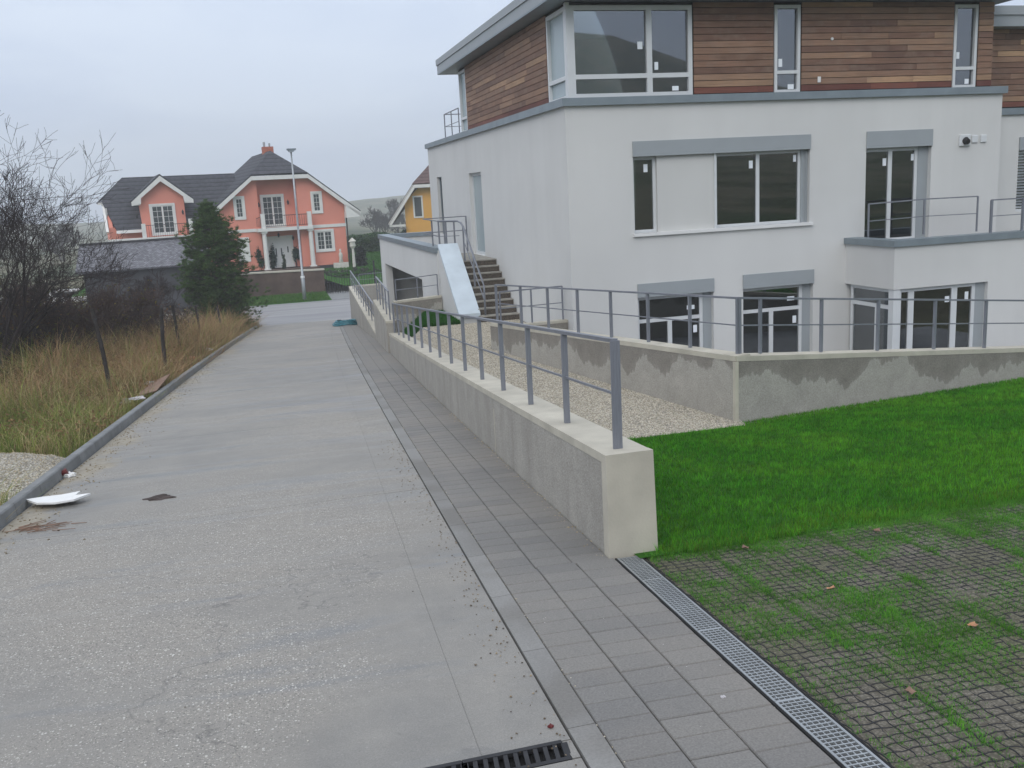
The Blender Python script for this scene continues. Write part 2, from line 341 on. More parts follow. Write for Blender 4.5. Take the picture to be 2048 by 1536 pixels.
def m_fill():
    t = NT('grid_fill'); P = t.n('ShaderNodeNewGeometry').outputs['Position']
    c = t.ramp(t.noise(2.2, 4, .6, P), [(.3, (.14, .127, .1)), (.7, (.2, .183, .15))])
    c = t.mix(t.ramp(t.noise(1.0, 4, .6, P), [(.4, 0.), (.66, .55)]), c, (.11, .125, .05))
    c = t.mix(1, c, t.ramp(t.vor(60, P, 'Distance'), [(.1, 1.25), (.6, .65)]), 'MULTIPLY')
    t.bump(t.noise(80, 4, .6, P), .6, .01); MATS['grid_fill'] = t.fin(c, .95, 0, .2)
    t = NT('soil'); P = t.n('ShaderNodeNewGeometry').outputs['Position']
    c = t.ramp(t.noise(1.4, 5, .65, P), [(.3, (.055, .05, .028)), (.55, (.09, .078, .042)), (.75, (.12, .1, .06))]); t.bump(t.noise(20, 5, .6, P), .8, .03); MATS['soil'] = t.fin(c, .95, 0, .2)
    t = NT('lawn_soil'); P = t.n('ShaderNodeNewGeometry').outputs['Position']
    c = t.ramp(t.noise(3, 4, .6, P), [(.3, (.022, .085, .01)), (.7, (.035, .12, .014))]); MATS['lawn_soil'] = t.fin(c, .95, 0, .1)
    t = NT('gravel_bed'); P = t.n('ShaderNodeNewGeometry').outputs['Position']
    v = t.vor(38, P, 'Distance'); vc = t.vor(38, P, 'Color'); s3 = t.n('ShaderNodeSeparateColor'); t.l(vc, s3.inputs[0])
    c = t.ramp(s3.outputs[0], [(0, (.36, .32, .25)), (.5, (.5, .46, .375)), (1, (.64, .6, .52))]); c = t.mix(1, c, t.ramp(v, [(.2, 1.1), (.62, .45)]), 'MULTIPLY')
    c = t.mix(1, c, t.ramp(t.noise(1.1, 3, .6, P), [(.3, .86), (.7, 1.1)]), 'MULTIPLY')
    iv = t.math('SUBTRACT', 1.0, v); t.bump(iv, .9, .012); MATS['gravel_bed'] = t.fin(c, .9, 0, .3)
    t = NT('meadow'); P = t.n('ShaderNodeNewGeometry').outputs['Position']
    c = t.ramp(t.noise(.05, 5, .6, P), [(.34, (.03, .045, .022)), (.47, (.075, .085, .04)), (.54, (.15, .135, .085)), (.66, (.05, .075, .03))]); c = t.mix(1, c, t.ramp(t.noise(1.2, 4, .6, P), [(.3, .75), (.7, 1.2)]), 'MULTIPLY'); MATS['meadow'] = t.fin(c, .95, 0, .1)
    t = NT('asphalt'); P = t.n('ShaderNodeNewGeometry').outputs['Position']
    mp_ = t.n('ShaderNodeMapping'); mp_.inputs['Scale'].default_value = (.06, .8, 1); t.l(P, mp_.inputs[0])
    c = t.ramp(t.noise(1.2, 4, .6, mp_.outputs[0]), [(.35, (.2, .2, .21)), (.65, (.3, .3, .295))]); c = t.mix(1, c, t.ramp(t.noise(30, 3, .6, P), [(.3, .9), (.7, 1.1)]), 'MULTIPLY'); MATS['asphalt'] = t.fin(c, .6, 0, .5)
m_fill()
def m_veg(name, rough=.7, trans=.25):
    t = NT(name); at = t.n('ShaderNodeVertexColor', layer_name='Col'); t.l(at.outputs[0], t.b.inputs['Base Color']); t.b.inputs['Roughness'].default_value = rough
    t.b.inputs['Specular IOR Level'].default_value = .12
    tl = t.n('ShaderNodeBsdfTranslucent'); t.l(at.outputs[0], tl.inputs[0]); ms = t.n('ShaderNodeMixShader'); ms.inputs[0].default_value = trans
    t.l(t.b.outputs[0], ms.inputs[1]); t.l(tl.outputs[0], ms.inputs[2]); t.l(ms.outputs[0], t.out.inputs[0]); MATS[name] = t.m
m_veg('foliage'); m_veg('pebble', .85, 0.)
def m_roof(name, col, rows):
    t = NT(name); mp_ = t.mapping((0, 0, 1)); sp = t.n('ShaderNodeSeparateXYZ'); t.l(t.co.outputs['Object'], sp.inputs[0])
    fr = t.math('FRACT', t.math('MULTIPLY', sp.outputs[2], rows))
    n1 = t.noise(3.5, 4, .6)
    c = t.ramp(n1, [(.3, tuple(v*.75 for v in col)), (.7, tuple(v*1.3 for v in col))]); c = t.mix(1, c, t.ramp(fr, [(0., .3), (.28, .95), (1., 1.25)]), 'MULTIPLY')
    t.bump(fr, .8, .05); MATS[name] = t.fin(c, .8, 0, .12)
m_roof('roof_dark', (.062, .064, .074), 3.0); m_roof('roof_brown', (.12, .08, .075), 3.0)
def m_slate():
    t = NT('roof_slate'); br = t.n('ShaderNodeTexBrick'); mp_ = t.mapping((1, 1, 1.5), (math.radians(90), 0, 0)); t.l(mp_, br.inputs[0])
    br.inputs['Scale'].default_value = 3.2; br.inputs['Color1'].default_value = (.1, .1, .115, 1); br.inputs['Color2'].default_value = (.22, .22, .24, 1); br.inputs['Mortar'].default_value = (.03, .03, .035, 1)
    br.inputs['Mortar Size'].default_value = .03
    c = t.mix(1, br.outputs[0], t.ramp(t.noise(2.5, 4, .6), [(.3, .7), (.7, 1.3)]), 'MULTIPLY'); MATS['roof_slate'] = t.fin(c, .7)
m_slate()

# ================================================================== ground geometry: the site falls 8 % away from the camera
H0, SL = -2.33, -0.0798
def rz_(y): return H0 + SL * y
def xr(y): return 1.081 + .046*y + .000215*y*y          # right edge of the road
def xl(y): return -3.253 + .040*y + .000397*y*y         # left edge of the road
def xw(y): return 2.134 + .0445*y + .000315*y*y         # foot of the roadside wall
KW = .15                                                 # flush kerb strip
# ------------------------------------------------------------------ ground sheet
def gz(x, y):
    a = rz_(np.clip(y, -150, 55)) - .42
    a = np.where(y > 55, rz_(55) - .42 - .012*np.clip(y-75, 0, 400), a)
    a = a + 1.1*np.exp(-((x+14)/9.)**2)*0
    a = a - np.clip((x - 1.6)/1.2, 0, 1)*np.where((y > 1) & (y < 54), 3.2, 0)
    a = a + .16*(fbm(x*.25, y*.25, 3)-.5)*(x < -3)
    return a
gx = np.concatenate([np.linspace(-900, -60, 18), np.linspace(-50, 50, 101), np.linspace(60, 900, 18)])
gy = np.concatenate([np.linspace(-400, -10, 14), np.linspace(-6, 110, 117), np.linspace(120, 1000, 24)])
X, Y = np.meshgrid(gx, gy); Z = gz(X, Y); nx = len(gx); ny = len(gy)
ii = np.arange(nx*ny).reshape(ny, nx); F = np.stack([ii[:-1, :-1], ii[:-1, 1:], ii[1:, 1:], ii[1:, :-1]], -1).reshape(-1, 4)
tag(np_mesh('ground', np.stack([X, Y, Z], -1).reshape(-1, 3), F, M['meadow'], nside=4), kind='structure')
def hill(name, cx, cy, rx, ry, h, seed, z0=-14):
    n = 40; u = np.linspace(-1, 1, n); A, B = np.meshgrid(u, u); rr = np.sqrt(A*A+B*B)
    hz = z0 + h*np.clip(1-rr, 0, 1)**.9*(.7+.6*fbm(A*3+seed, B*3, seed)); 
    iq = np.arange(n*n).reshape(n, n); Fq = np.stack([iq[:-1, :-1], iq[:-1, 1:], iq[1:, 1:], iq[1:, :-1]], -1).reshape(-1, 4)
    tag(np_mesh(name, np.stack([cx+A*rx, cy+B*ry, hz], -1).reshape(-1, 3), Fq, M['meadow'], nside=4), kind='structure')
hill('hill', 130, 620, 300, 130, 17, 2); hill('hill.001', -230, 700, 330, 150, 12, 5)
hill('hill.002', 120, -330, 330, 120, 62, 7); hill('hill.003', -260, -340, 280, 130, 50, 9); hill('hill.004', 420, -260, 200, 150, 58, 11)
# ------------------------------------------------------------------ road: concrete slabs
road = tag(empty('road', (0, 4, rz_(4))), kind='structure')
def strip(name, mat, parent, y0, y1, fa, fb, top, depth, step=.5, zf=rz_, bev=0):
    n = max(1, int(math.ceil((y1-y0)/step))); m = MB(); L = []
    for i in range(n+1):
        y = y0+(y1-y0)*i/n; a, b = fa(y), fb(y); z = zf(y)+top
        L.append([(a, y, z), (b, y, z), (b, y, z-depth), (a, y, z-depth)])
    for r in L: m.v += r
    for i in range(n):
        o = 4*i
        for k in range(4): m.f.append((o+k, o+(k+1) % 4, o+4+(k+1) % 4, o+4+k))
    m.f += [(0, 1, 2, 3), tuple(4*n+k for k in (3, 2, 1, 0))]
    return m.build(name, mat, parent)
strip('roadbed', M['dark_void'], road, -3, 54, lambda y: xl(y)-.1, lambda y: xr(y)+KW+.05, -.03, .1, 1.)
GW = .46
JO = [-3, 3.83, 4.01, 9.75, 15.4, 21.4, 27.6, 34.2, 41, 47.6, 53.6]
for i in range(len(JO)-1):
    if i == 1: continue
    g = .0045
    strip('concrete_slab', M['road_concrete'], road, JO[i]+g, JO[i+1]-g, xl, lambda y: xr(y)-GW-.001, 0, .12)
    strip('gutter_slab', M['road_concrete'], road, JO[i]+g, JO[i+1]-g, lambda y: xr(y)-GW+.001, lambda y: xr(y)-.012, -.004, .12)
strip('concrete_slab', M['road_concrete'], road, 3.837, 4.003, xl, lambda y: xr(3.92)-2.67, 0, .12, .05)
strip('concrete_slab', M['road_concrete'], road, 3.837, 4.003, lambda y: xr(3.92)-.055, lambda y: xr(y)-.012, -.003, .12, .05)
# the cross street at the bottom of the hill
street = tag(strip('street', M['asphalt'], None, 53.62, 66.5, lambda y: -60., lambda y: 60., 0, .3, 2., zf=lambda y: rz_(54)-.25*0-.02-.012*(y-54)), kind='structure')
ZS = rz_(54)-.02-.15
# ------------------------------------------------------------------ flush kerb strip, left kerb: single stones
kerb = tag(empty('kerb_strip', (xr(0), 0, rz_(0))), kind='structure')
y = 2.1
while y < 50:
    y2 = y+1.0; strip('kerb_stone', M['kerb_strip'], kerb, y+.003, y2-.003, lambda q: xr(q), lambda q: xr(q)+KW-.006, .006, .2, 1.0); y = y2
kerbl = tag(empty('kerb', (xl(0), 0, rz_(0))), kind='structure')
y = 3.0
while y < 51:
    y2 = y+1.0; m = MB()
    a, b, za, zb = xl(y+.004), xl(y2-.004), rz_(y+.004), rz_(y2-.004)
    pr = [(0, -.2), (-.035, .125), (-.05, .14), (-.15, .14), (-.15, -.2)]
    m.prism([(a+p, y+.004, za+q) for p, q in pr], [(b+p, y2-.004, zb+q) for p, q in pr]); m.build('kerb_stone', M['kerb_grey'], kerbl); y = y2
# ------------------------------------------------------------------ sidewalk: pavers in three columns
walk = tag(empty('sidewalk', (xr(0)+KW, 0, rz_(0))), kind='structure')
xa = lambda y: xr(y)+KW
def xb(y): return xw(y)-.004 if y > 6.55 else 2.29+.0545*(y-3.3)
strip('sand_bed', M['kerb_grey'], walk, -2.5, 50, lambda y: xa(y)+.001, lambda y: xb(y)+(.0 if y < 28 else .25), -.012, .15, 1.)
pm = MB(); cb = .006
pm.hexa([(-.5, -.5, -1), (.5, -.5, -1), (.5, .5, -1), (-.5, .5, -1)], [(-.5, -.5, -.12), (.5, -.5, -.12), (.5, .5, -.12), (-.5, .5, -.12)])
tb = [(-.5, -.5, -.12), (.5, -.5, -.12), (.5, .5, -.12), (-.5, .5, -.12)]; tt = [(-.484, -.475, 0), (.484, -.475, 0), (.484, .475, 0), (-.484, .475, 0)]
pm.v = []; pm.f = []
pm.add([(-.5, -.5, -1), (.5, -.5, -1), (.5, .5, -1), (-.5, .5, -1)] + tb + tt, [(0,1,5,4),(1,2,6,5),(2,3,7,6),(3,0,4,7),(4,5,9,8),(5,6,10,9),(6,7,11,10),(7,4,8,11),(8,9,10,11)])
pav_me = pm.mesh('paver'); pav_me.materials.append(M['paver'])
npv = 0; far = MB()
for r in range(-1, 240):
    for c in range(3):
        L = .2
        y = 2.0+r*L+(.0, .1, .045)[c]
        if y > 46: continue
        wdt = (xb(y)-xa(y))/3; cx = xa(y)+(c+.5)*wdt; ang = -math.atan(.046+.00043*y)
        zt = rz_(y)+.004+random.uniform(-.0025, .0025)
        if npv < 300 and y > 3.1:
            o = obj('paver', pav_me, None, walk, (cx, y, zt), (wdt-.006, L-.006, .06)); o.rotation_euler = (math.atan(SL)+random.uniform(-.006, .006), random.uniform(-.006, .006), ang); npv += 1
        elif y > 5:
            h1, h2 = wdt/2-.003, L/2-.003
            far.hexa([(cx-h1, y-h2, rz_(y-h2)-.05), (cx+h1, y-h2, rz_(y-h2)-.05), (cx+h1, y+h2, rz_(y+h2)-.05), (cx-h1, y+h2, rz_(y+h2)-.05)],
                     [(cx-h1, y-h2, rz_(y-h2)+.003), (cx+h1, y-h2, rz_(y-h2)+.003), (cx+h1, y+h2, rz_(y+h2)+.003), (cx-h1, y+h2, rz_(y+h2)+.003)])
tag(far.build('distant_pavers', M['paver'], walk), kind='stuff')

# ------------------------------------------------------------------ steel grating drain beside the pavers
dr = empty('drain_grating', (xb(2), 2, rz_(2)), 'galvanised steel grating drain in the ground at the foot of the wall end', 'drain')
ddir = Vector((.0545, 1, SL)).normalized(); dsd = Vector((1, -.0545, 0)).normalized(); DW = .175
def dp(y, s, h): return Vector((xb(y)+.012, y, rz_(y)+.004)) + dsd*s + Vector((0, 0, h))
yb = 2.0; m = MB()
m.hexa([dp(1.9, -.008, -.16), dp(1.9, DW+.03, -.16), dp(6.5, DW+.03, -.16), dp(6.5, -.008, -.16)], [dp(1.9, -.008, -.15), dp(1.9, DW+.03, -.15), dp(6.5, DW+.03, -.15), dp(6.5, -.008, -.15)])
for s0 in (-.008, DW+.012): m.bar(dp(1.9, s0, -.07), dp(6.5, s0, -.07), .012, .15)
m.build('channel', M['dark_void'], dr)
ys = 1.95; sec = 0
while ys < 6.4:
    ye = min(ys+1.0, 6.5)-.006; m = MB()
    for s0 in (.008, DW-.006): m.bar(dp(ys, s0, -.008), dp(ye, s0, -.008), .014, .028)
    for k in range(1, 5): m.bar(dp(ys, .008+(DW-.014)*k/5, -.009), dp(ye, .008+(DW-.014)*k/5, -.009), .0055, .02)
    nb = int((ye-ys)/.034)
    for k in range(nb+1):
        q = ys+(ye-ys)*k/nb; m.bar(dp(q, .01, -.006), dp(q, DW-.008, -.006), .008 if 0 < k < nb else .014, .018)
    o = m.build('grating_section', M['galvanised'], dr); ys += 1.0; sec += 1
# ------------------------------------------------------------------ cast iron slot drain across the road
ci = empty('slot_drain', (xr(3.92)-.1, 3.92, rz_(3.92)), 'dark cast iron slot drain crossing the concrete road', 'drain')
m = MB(); x1 = xr(3.92)-.06; x0 = x1-2.55
m.box(x0, x1, 3.84, 4.0, rz_(3.92)-.14, rz_(3.92)-.13); m.build('trough', M['dark_void'], ci)
for k in range(5):
    a = x1-.5*k; b = a-.495; m = MB(); zt = rz_(3.92)+.002; t_ = .025
    m.box(b, a, 3.836, 3.862, zt-t_, zt); m.box(b, a, 3.978, 4.004, zt-t_, zt)
    nsl = 10
    for q in range(nsl+1):
        xx = b+(a-b)*q/nsl; wd = .011 if 0 < q < nsl else .016
        m.hexa([(xx-wd-.008, 3.86, zt-t_), (xx+wd-.008, 3.86, zt-t_), (xx+wd+.008, 3.98, zt-t_), (xx-wd+.008, 3.98, zt-t_)], [(xx-wd-.008, 3.86, zt-.002), (xx+wd-.008, 3.86, zt-.002), (xx+wd+.008, 3.98, zt-.002), (xx-wd+.008, 3.98, zt-.002)])
    m.build('grate', M['black_iron'], ci)

# ------------------------------------------------------------------ lawn, gravel path, grass-grid parking bay
def lz(x, y): return -2.85 - .137*(np.asarray(y, float)-6.45) - .004*(np.asarray(x, float)-7)
def wall1_top(y): return -2.025-.0909*(y-6.57)
T1 = .38
def gravel_z(x, y):
    z = -3.70+.0144*(y-12.65); t = np.clip((x-(xw(y)+T1))/1.5, 0, 1)
    return np.minimum(z, wall1_top(y)-.10+t*1.2)
def sheet(name, xs_f, ys_, zf, mat, n=14, kind='structure', parent=None):
    V = []; 
    for y in ys_:
        a, b = xs_f(y)
        for k in range(n): x = a+(b-a)*k/(n-1); V.append((x, y, float(zf(x, y))))
    iq = np.arange(len(V)).reshape(len(ys_), n); Fq = np.stack([iq[:-1, :-1], iq[:-1, 1:], iq[1:, 1:], iq[1:, :-1]], -1).reshape(-1, 4)
    o = np_mesh(name, V, Fq, mat, nside=4, parent=parent)
    if kind: o['kind'] = kind
    return o
CT = Vector((6.96, 12.93, 0)); CR = Vector((17.2, 15.08, 0)); CL = Vector((5.09, 21.05, 0))     # terrace wall: corner, right end, left end
sheet('lawn', lambda y: (xw(y)+.2, 17.4), np.linspace(6.4, 12.66, 12), lz, M['lawn_soil'])
sheet('lawn.001', lambda y: (CT.x-.02+(y-12.66)*4.4, 17.4), np.linspace(12.66, 15.0, 8), lz, M['lawn_soil'])
def gr_x(y):
    if y < 12.93: return (xw(y)+T1*.5, 7.0)
    if y < 21.3: return (xw(y)+T1*.5, CT.x+(CL.x-CT.x)*(y-12.93)/(21.05-12.93)+.1)
    return (xw(y)+T1*.5, 6.94)
sheet('gravel_path', gr_x, np.linspace(12.62, 25.2, 40), gravel_z, M['gravel_bed'], n=24)
sheet('grass_patch', lambda y: (xw(y)+T1*.5, 5.35), np.linspace(25.2, 27.95, 6), gravel_z, M['lawn_soil'])
sheet('parking_bay', lambda y: (xb(min(y, 6.5))+DW+.04, 9.6), np.linspace(1.2, 6.5, 8), lambda x, y: rz_(y)-.008, M['grid_fill'])
# plastic grid
def gp(a, b): # a across (m from the drain), b along the drain
    y = 1.3+b; return (xb(min(y, 6.5))+DW+.05+a, y-a*.0545)
seg = []
CELL = .07; NA, NB = 96, 75
pa = np.zeros((NA+1, NB+1, 2))
for i in range(NA+1):
    for j in range(NB+1): pa[i, j] = gp(i*CELL+.004*math.sin(j*3.14), j*CELL)
pa += RNG.normal(0, .006, pa.shape)
V = []; Fq = []
def rib(p, q, h=.007, w_=.003):
    d = q-p; L = np.hypot(*d); nrm = np.array([-d[1], d[0]])/L*w_/2; o = len(V)
    for pt in (p, q):
        z = rz_(pt[1])-.008
        V.extend([(pt[0]-nrm[0], pt[1]-nrm[1], z-.004), (pt[0]-nrm[0], pt[1]-nrm[1], z+h), (pt[0]+nrm[0], pt[1]+nrm[1], z+h), (pt[0]+nrm[0], pt[1]+nrm[1], z-.004)])
    for k in range(3): Fq.append((o+k, o+k+1, o+5+k, o+4+k))
def inb(p): return 1.2 < p[1] < 6.5 and p[0] < 9.4
for i in range(NA+1):
    for j in range(NB+1):
        for (a, b) in ((i+1, j), (i, j+1)):
            if a > NA or b > NB: continue
            p, q = pa[i, j], pa[a, b]
            if not (inb(p) and inb(q)): continue
            md = (p+q)/2; d = q-p; md = md+np.array([-d[1], d[0]])*.09*(1 if (i+j) % 2 else -1)   # each rib bows
            dbl = (a != i and j % 7 == 0) or (b != j and i % 7 == 0)
            hh = .005 if fbm(md[0]*1.6, md[1]*1.6, 21) > .3 else .0015
            hh += .0012*random.uniform(-1, 1)
            if random.random() < .05: continue
            rib(p, md, hh, .003+(.003 if dbl else 0)); rib(md, q, hh, .003+(.003 if dbl else 0))
pk = bpy.data.objects['parking_bay']
# the filled cells between the ribs: the 300 that show largest are pieces of their own
CMW = np.array(cam.matrix_world)[:3, :3]
def shown(p):
    q = CMW.T @ np.array(p); return q[2] < -.5 and abs(q[0]/-q[2]) < 1024/1891+.01 and abs(q[1]/-q[2]) < 768/1891+.01
cells = []
for i in range(NA):
    for j in range(NB):
        c4 = [pa[i, j], pa[i+1, j], pa[i+1, j+1], pa[i, j+1]]
        if all(inb(p) for p in c4):
            ce = sum(c4)/4; cells.append((shown((ce[0], ce[1], rz_(ce[1]))), math.hypot(ce[0], ce[1]), ce, c4))
cells.sort(key=lambda t: (not t[0], t[1]))
cmb_ = MB(); cmb_.add([(-.5, -.5, -1), (.5, -.5, -1), (.5, .5, -1), (-.5, .5, -1), (-.36, -.36, 0), (.36, -.36, 0), (.36, .36, 0), (-.36, .36, 0)], [(0, 1, 5, 4), (1, 2, 6, 5), (2, 3, 7, 6), (3, 0, 4, 7), (4, 5, 6, 7)])
CELLM = cmb_.mesh('filled_cell'); CELLM.materials.append(M['grid_fill']); rest = MB()
for k_, (_, _, ce, c4) in enumerate(cells):
    top_ = rz_(ce[1])-.008+random.uniform(.0005, .0065)
    if k_ < 300:
        o = obj('filled_cell', CELLM, None, pk, (ce[0], ce[1], top_), (CELL*.94, CELL*.94, .012)); o.rotation_euler = (math.atan(SL)+random.uniform(-.05, .05), random.uniform(-.05, .05), -math.atan(.0545)+random.uniform(-.06, .06))
    else:
        lo_ = [ce+(p-ce)*.94 for p in c4]; hi_ = [ce+(p-ce)*.7 for p in c4]; dz_ = [rz_(p[1])-rz_(ce[1]) for p in lo_]
        rest.add([(p[0], p[1], top_-.012+z) for p, z in zip(lo_, dz_)]+[(p[0], p[1], top_+z*.7+random.uniform(-.001, .001)) for p, z in zip(hi_, dz_)], [(0, 1, 5, 4), (1, 2, 6, 5), (2, 3, 7, 6), (3, 0, 4, 7), (4, 5, 6, 7)])
tag(np_mesh('distant_cells', rest.v, rest.f, M['grid_fill'], nside=4, parent=pk), kind='stuff')
tag(np_mesh('plastic_grid', V, Fq, M['black_iron'], nside=4, parent=pk), kind='stuff')

# ------------------------------------------------------------------ grass blades
def blades(P, Hh, Wd, C, lean=.35, tipc=1.25, bend=True):
    n = len(P); az = RNG.uniform(0, 2*np.pi, n); side = np.stack([np.cos(az), np.sin(az), np.zeros(n)], 1); la = az+RNG.uniform(-1.2, 1.2, n)+1.57
    ln = np.abs(RNG.normal(0, lean, n))*Hh; dv = np.stack([np.cos(la)*ln, np.sin(la)*ln, np.zeros(n)], 1); up = np.array([0, 0, 1.])
    Cc = np.asarray(C)
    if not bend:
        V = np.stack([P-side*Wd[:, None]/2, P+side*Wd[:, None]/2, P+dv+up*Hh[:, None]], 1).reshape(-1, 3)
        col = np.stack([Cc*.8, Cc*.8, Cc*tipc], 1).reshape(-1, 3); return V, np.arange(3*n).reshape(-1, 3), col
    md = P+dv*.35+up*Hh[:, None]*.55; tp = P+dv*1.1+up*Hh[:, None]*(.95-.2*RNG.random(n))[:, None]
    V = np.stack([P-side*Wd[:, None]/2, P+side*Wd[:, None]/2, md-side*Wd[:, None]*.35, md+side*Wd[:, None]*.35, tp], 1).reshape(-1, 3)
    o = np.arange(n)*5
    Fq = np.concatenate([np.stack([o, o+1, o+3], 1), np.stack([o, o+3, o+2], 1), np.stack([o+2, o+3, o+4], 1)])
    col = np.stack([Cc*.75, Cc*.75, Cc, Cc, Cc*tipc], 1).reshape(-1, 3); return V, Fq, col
def lerpc(t, a, b): return np.asarray(a)[None]*(1-t[:, None])+np.asarray(b)[None]*t[:, None]
# lawn
n = 400000
x = RNG.uniform(2.6, 17.3, n); y = 6.25+RNG.random(n)**1.15*9.0
edge = 6.42+.13*(fbm(x*2.3, x*0+3, 8)-.5)*2 - .01*(x-3)
ytop = np.where(x < CT.x, 12.6+.06*(vn(x*6, x*0, 4)-.5), CT.y+(x-CT.x)*.21-.02)
k = (y > edge) & (y < ytop) & (x > xw(y)+T1*.96+.012) | ((y > edge) & (y < 6.57) & (x > 2.98))
k &= RNG.random(n) < np.clip(1.4-.06*(y-6), .35, 1)
x, y, edge = x[k], y[k], edge[k]; n = len(x); z = lz(x, y)
t = fbm(x*1.3, y*1.3, 5); t2 = fbm(x*5, y*5, 15)
C = lerpc(np.clip(t*1.4-.2, 0, 1), (.028, .14, .008), (.062, .21, .014)); C *= (.72+.56*t2)[:, None]; cl = vn(x*16, y*16, 17); C *= (RNG.uniform(.55, 1.6, n)*(.45+1.15*cl))[:, None]; C *= 1.02; C += np.array([.03, .022, 0])*(RNG.random(n) < .2+.3*(t > .6))[:, None]
ye = (np.abs(y-edge) < .35)*(RNG.random(n) < .3)+(RNG.random(n) < .02); C = np.where(ye[:, None] > 0, C*.5+np.array([.11, .11, .02])*.6, C)
Hh = RNG.uniform(.025, .06, n)*(.6+.8*cl)*(1+.35*(y < edge+.15)); Wd = RNG.uniform(.004, .008, n)*(1+.09*(y-6.4))
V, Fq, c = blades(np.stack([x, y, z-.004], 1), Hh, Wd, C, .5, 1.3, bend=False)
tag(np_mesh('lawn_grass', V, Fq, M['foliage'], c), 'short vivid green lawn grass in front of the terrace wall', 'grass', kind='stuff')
# grass growing through the grid
n = 640000
x = RNG.uniform(2.3, 9.4, n); y = RNG.uniform(1.3, 6.5, n)
aa = x-(xa(y)*0+2.29+.0545*(y-3.3)+DW+.06); pj = np.minimum(np.abs((aa/(CELL*7))-np.round(aa/(CELL*7)))*CELL*7, 9); bb = y-1.3+aa*.0545
pj2 = np.abs((bb/(CELL*7))-np.round(bb/(CELL*7)))*CELL*7
mk = .62*fbm(x*1.15+3, y*1.15, 31)+.46*fbm(x*4.2, y*4.2, 35)-.04+.5*(fbm(x*1.7, y*1.7, 37)-.05)*np.exp(-(pj/.035)**2)+.1*np.exp(-(pj2/.03)**2)+.22*(vn(x*9, y*9, 33)-.5)+.5*np.exp(-((6.45-y)/.16)**2)+.05*np.clip((x-4.5)/3, 0, 1)
k = (aa > .0) & (mk > .36) & (RNG.random(n) < np.clip((mk-.33)*2.8, 0, 1))
x, y = x[k], y[k]; n = len(x)
C = lerpc(RNG.random(n), (.045, .19, .025), (.13, .3, .035))*(.7+.6*vn(x*7, y*7, 41))[:, None]
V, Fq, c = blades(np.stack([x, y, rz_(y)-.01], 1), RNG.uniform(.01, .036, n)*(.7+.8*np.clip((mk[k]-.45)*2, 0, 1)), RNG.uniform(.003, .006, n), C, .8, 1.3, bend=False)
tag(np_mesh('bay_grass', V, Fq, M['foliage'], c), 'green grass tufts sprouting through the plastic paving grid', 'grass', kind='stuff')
# small lawn beside the stairs
n = 26000; x = RNG.uniform(3.6, 5.28, n); y = RNG.uniform(25.25, 27.9, n); k = x > xw(y)+T1+.02; x, y = x[k], y[k]; n = len(x)
V, Fq, c = blades(np.stack([x, y, gravel_z(x, y)], 1), RNG.uniform(.06, .13, n), RNG.uniform(.012, .02, n), lerpc(RNG.random(n), (.015, .08, .01), (.03, .13, .015)), .5)
tag(np_mesh('stair_grass', V, Fq, M['foliage'], c), 'small dark green grass bed beside the metal topped stair wall', 'grass', kind='stuff')

# ------------------------------------------------------------------ pebbles
def pebbles(name, P, r, C, parent=None, flat=.6, label=None, cat=None):
    n = len(P); oc = np.array([(1, 0, 0), (0, 1, 0), (-1, 0, 0), (0, -1, 0), (0, 0, 1), (.0, 0, -.6)], float)
    fc = np.array([(0, 1, 4), (1, 2, 4), (2, 3, 4), (3, 0, 4), (1, 0, 5), (2, 1, 5), (3, 2, 5), (0, 3, 5)])
    v = oc[None]+RNG.normal(0, .2, (n, 6, 3)); a = RNG.uniform(0, 6.28, n); ca, sa = np.cos(a), np.sin(a)
    v = np.stack([v[..., 0]*ca[:, None]-v[..., 1]*sa[:, None], v[..., 0]*sa[:, None]+v[..., 1]*ca[:, None], v[..., 2]*flat], -1)
    V = P[:, None]+v*r[:, None, None]; Fq = (np.arange(n)[:, None, None]*6+fc[None]).reshape(-1, 3)
    o = np_mesh(name, V.reshape(-1, 3), Fq, M['pebble'], np.repeat(C, 6, 0), parent); tag(o, label, cat, kind='stuff'); return o
# gravel path stones
n = 60000; x = RNG.uniform(2.8, 7.0, n); y = RNG.uniform(12.6, 25.2, n)
xx = np.where(y < 12.93, 7.0, np.where(y < 21.3, CT.x+(CL.x-CT.x)*(y-12.93)/8.12, 6.9)); k = (x > xw(y)+T1) & (x < xx-.02); x, y = x[k], y[k]; n = len(x)
pebbles('gravel_stones', np.stack([x, y, gravel_z(x, y)], 1), RNG.uniform(.009, .02, n), lerpc(RNG.random(n), (.32, .285, .22), (.64, .59, .49)), None, .6, 'pale beige gravel stones on the path beside the terrace wall', 'gravel')
# loose stones on the road and pavement
xs_, ys_, zs_, rs_, cs_ = [], [], [], [], []
def scat(n, fx, fy, rr, c0, c1, dz=0.):
    for _ in range(n):
        y = fy(); x = fx(y); xs_.append(x); ys_.append(y); r = random.uniform(*rr); rs_.append(r); zs_.append(rz_(y)+dz+r*.2); t = random.random(); cs_.append([a*(1-t)+b*t for a, b in zip(c0, c1)])
scat(420, lambda y: xr(y)-.02-abs(random.gauss(0, .14)), lambda: random.uniform(2.6, 13), (.003, .009), (.06, .045, .03), (.42, .33, .22))
scat(90, lambda y: random.uniform(xl(y)+.2, xr(y)-.5), lambda: random.uniform(3, 13), (.003, .008), (.07, .06, .05), (.65, .62, .55))
scat(900, lambda y: xl(y)+abs(random.gauss(0, .28)), lambda: random.uniform(9, 30), (.005, .016), (.16, .13, .08), (.4, .34, .24))
scat(500, lambda y: xw(y)-abs(random.gauss(0, .045)), lambda: random.uniform(6.6, 20), (.004, .011), (.3, .24, .13), (.55, .47, .33))
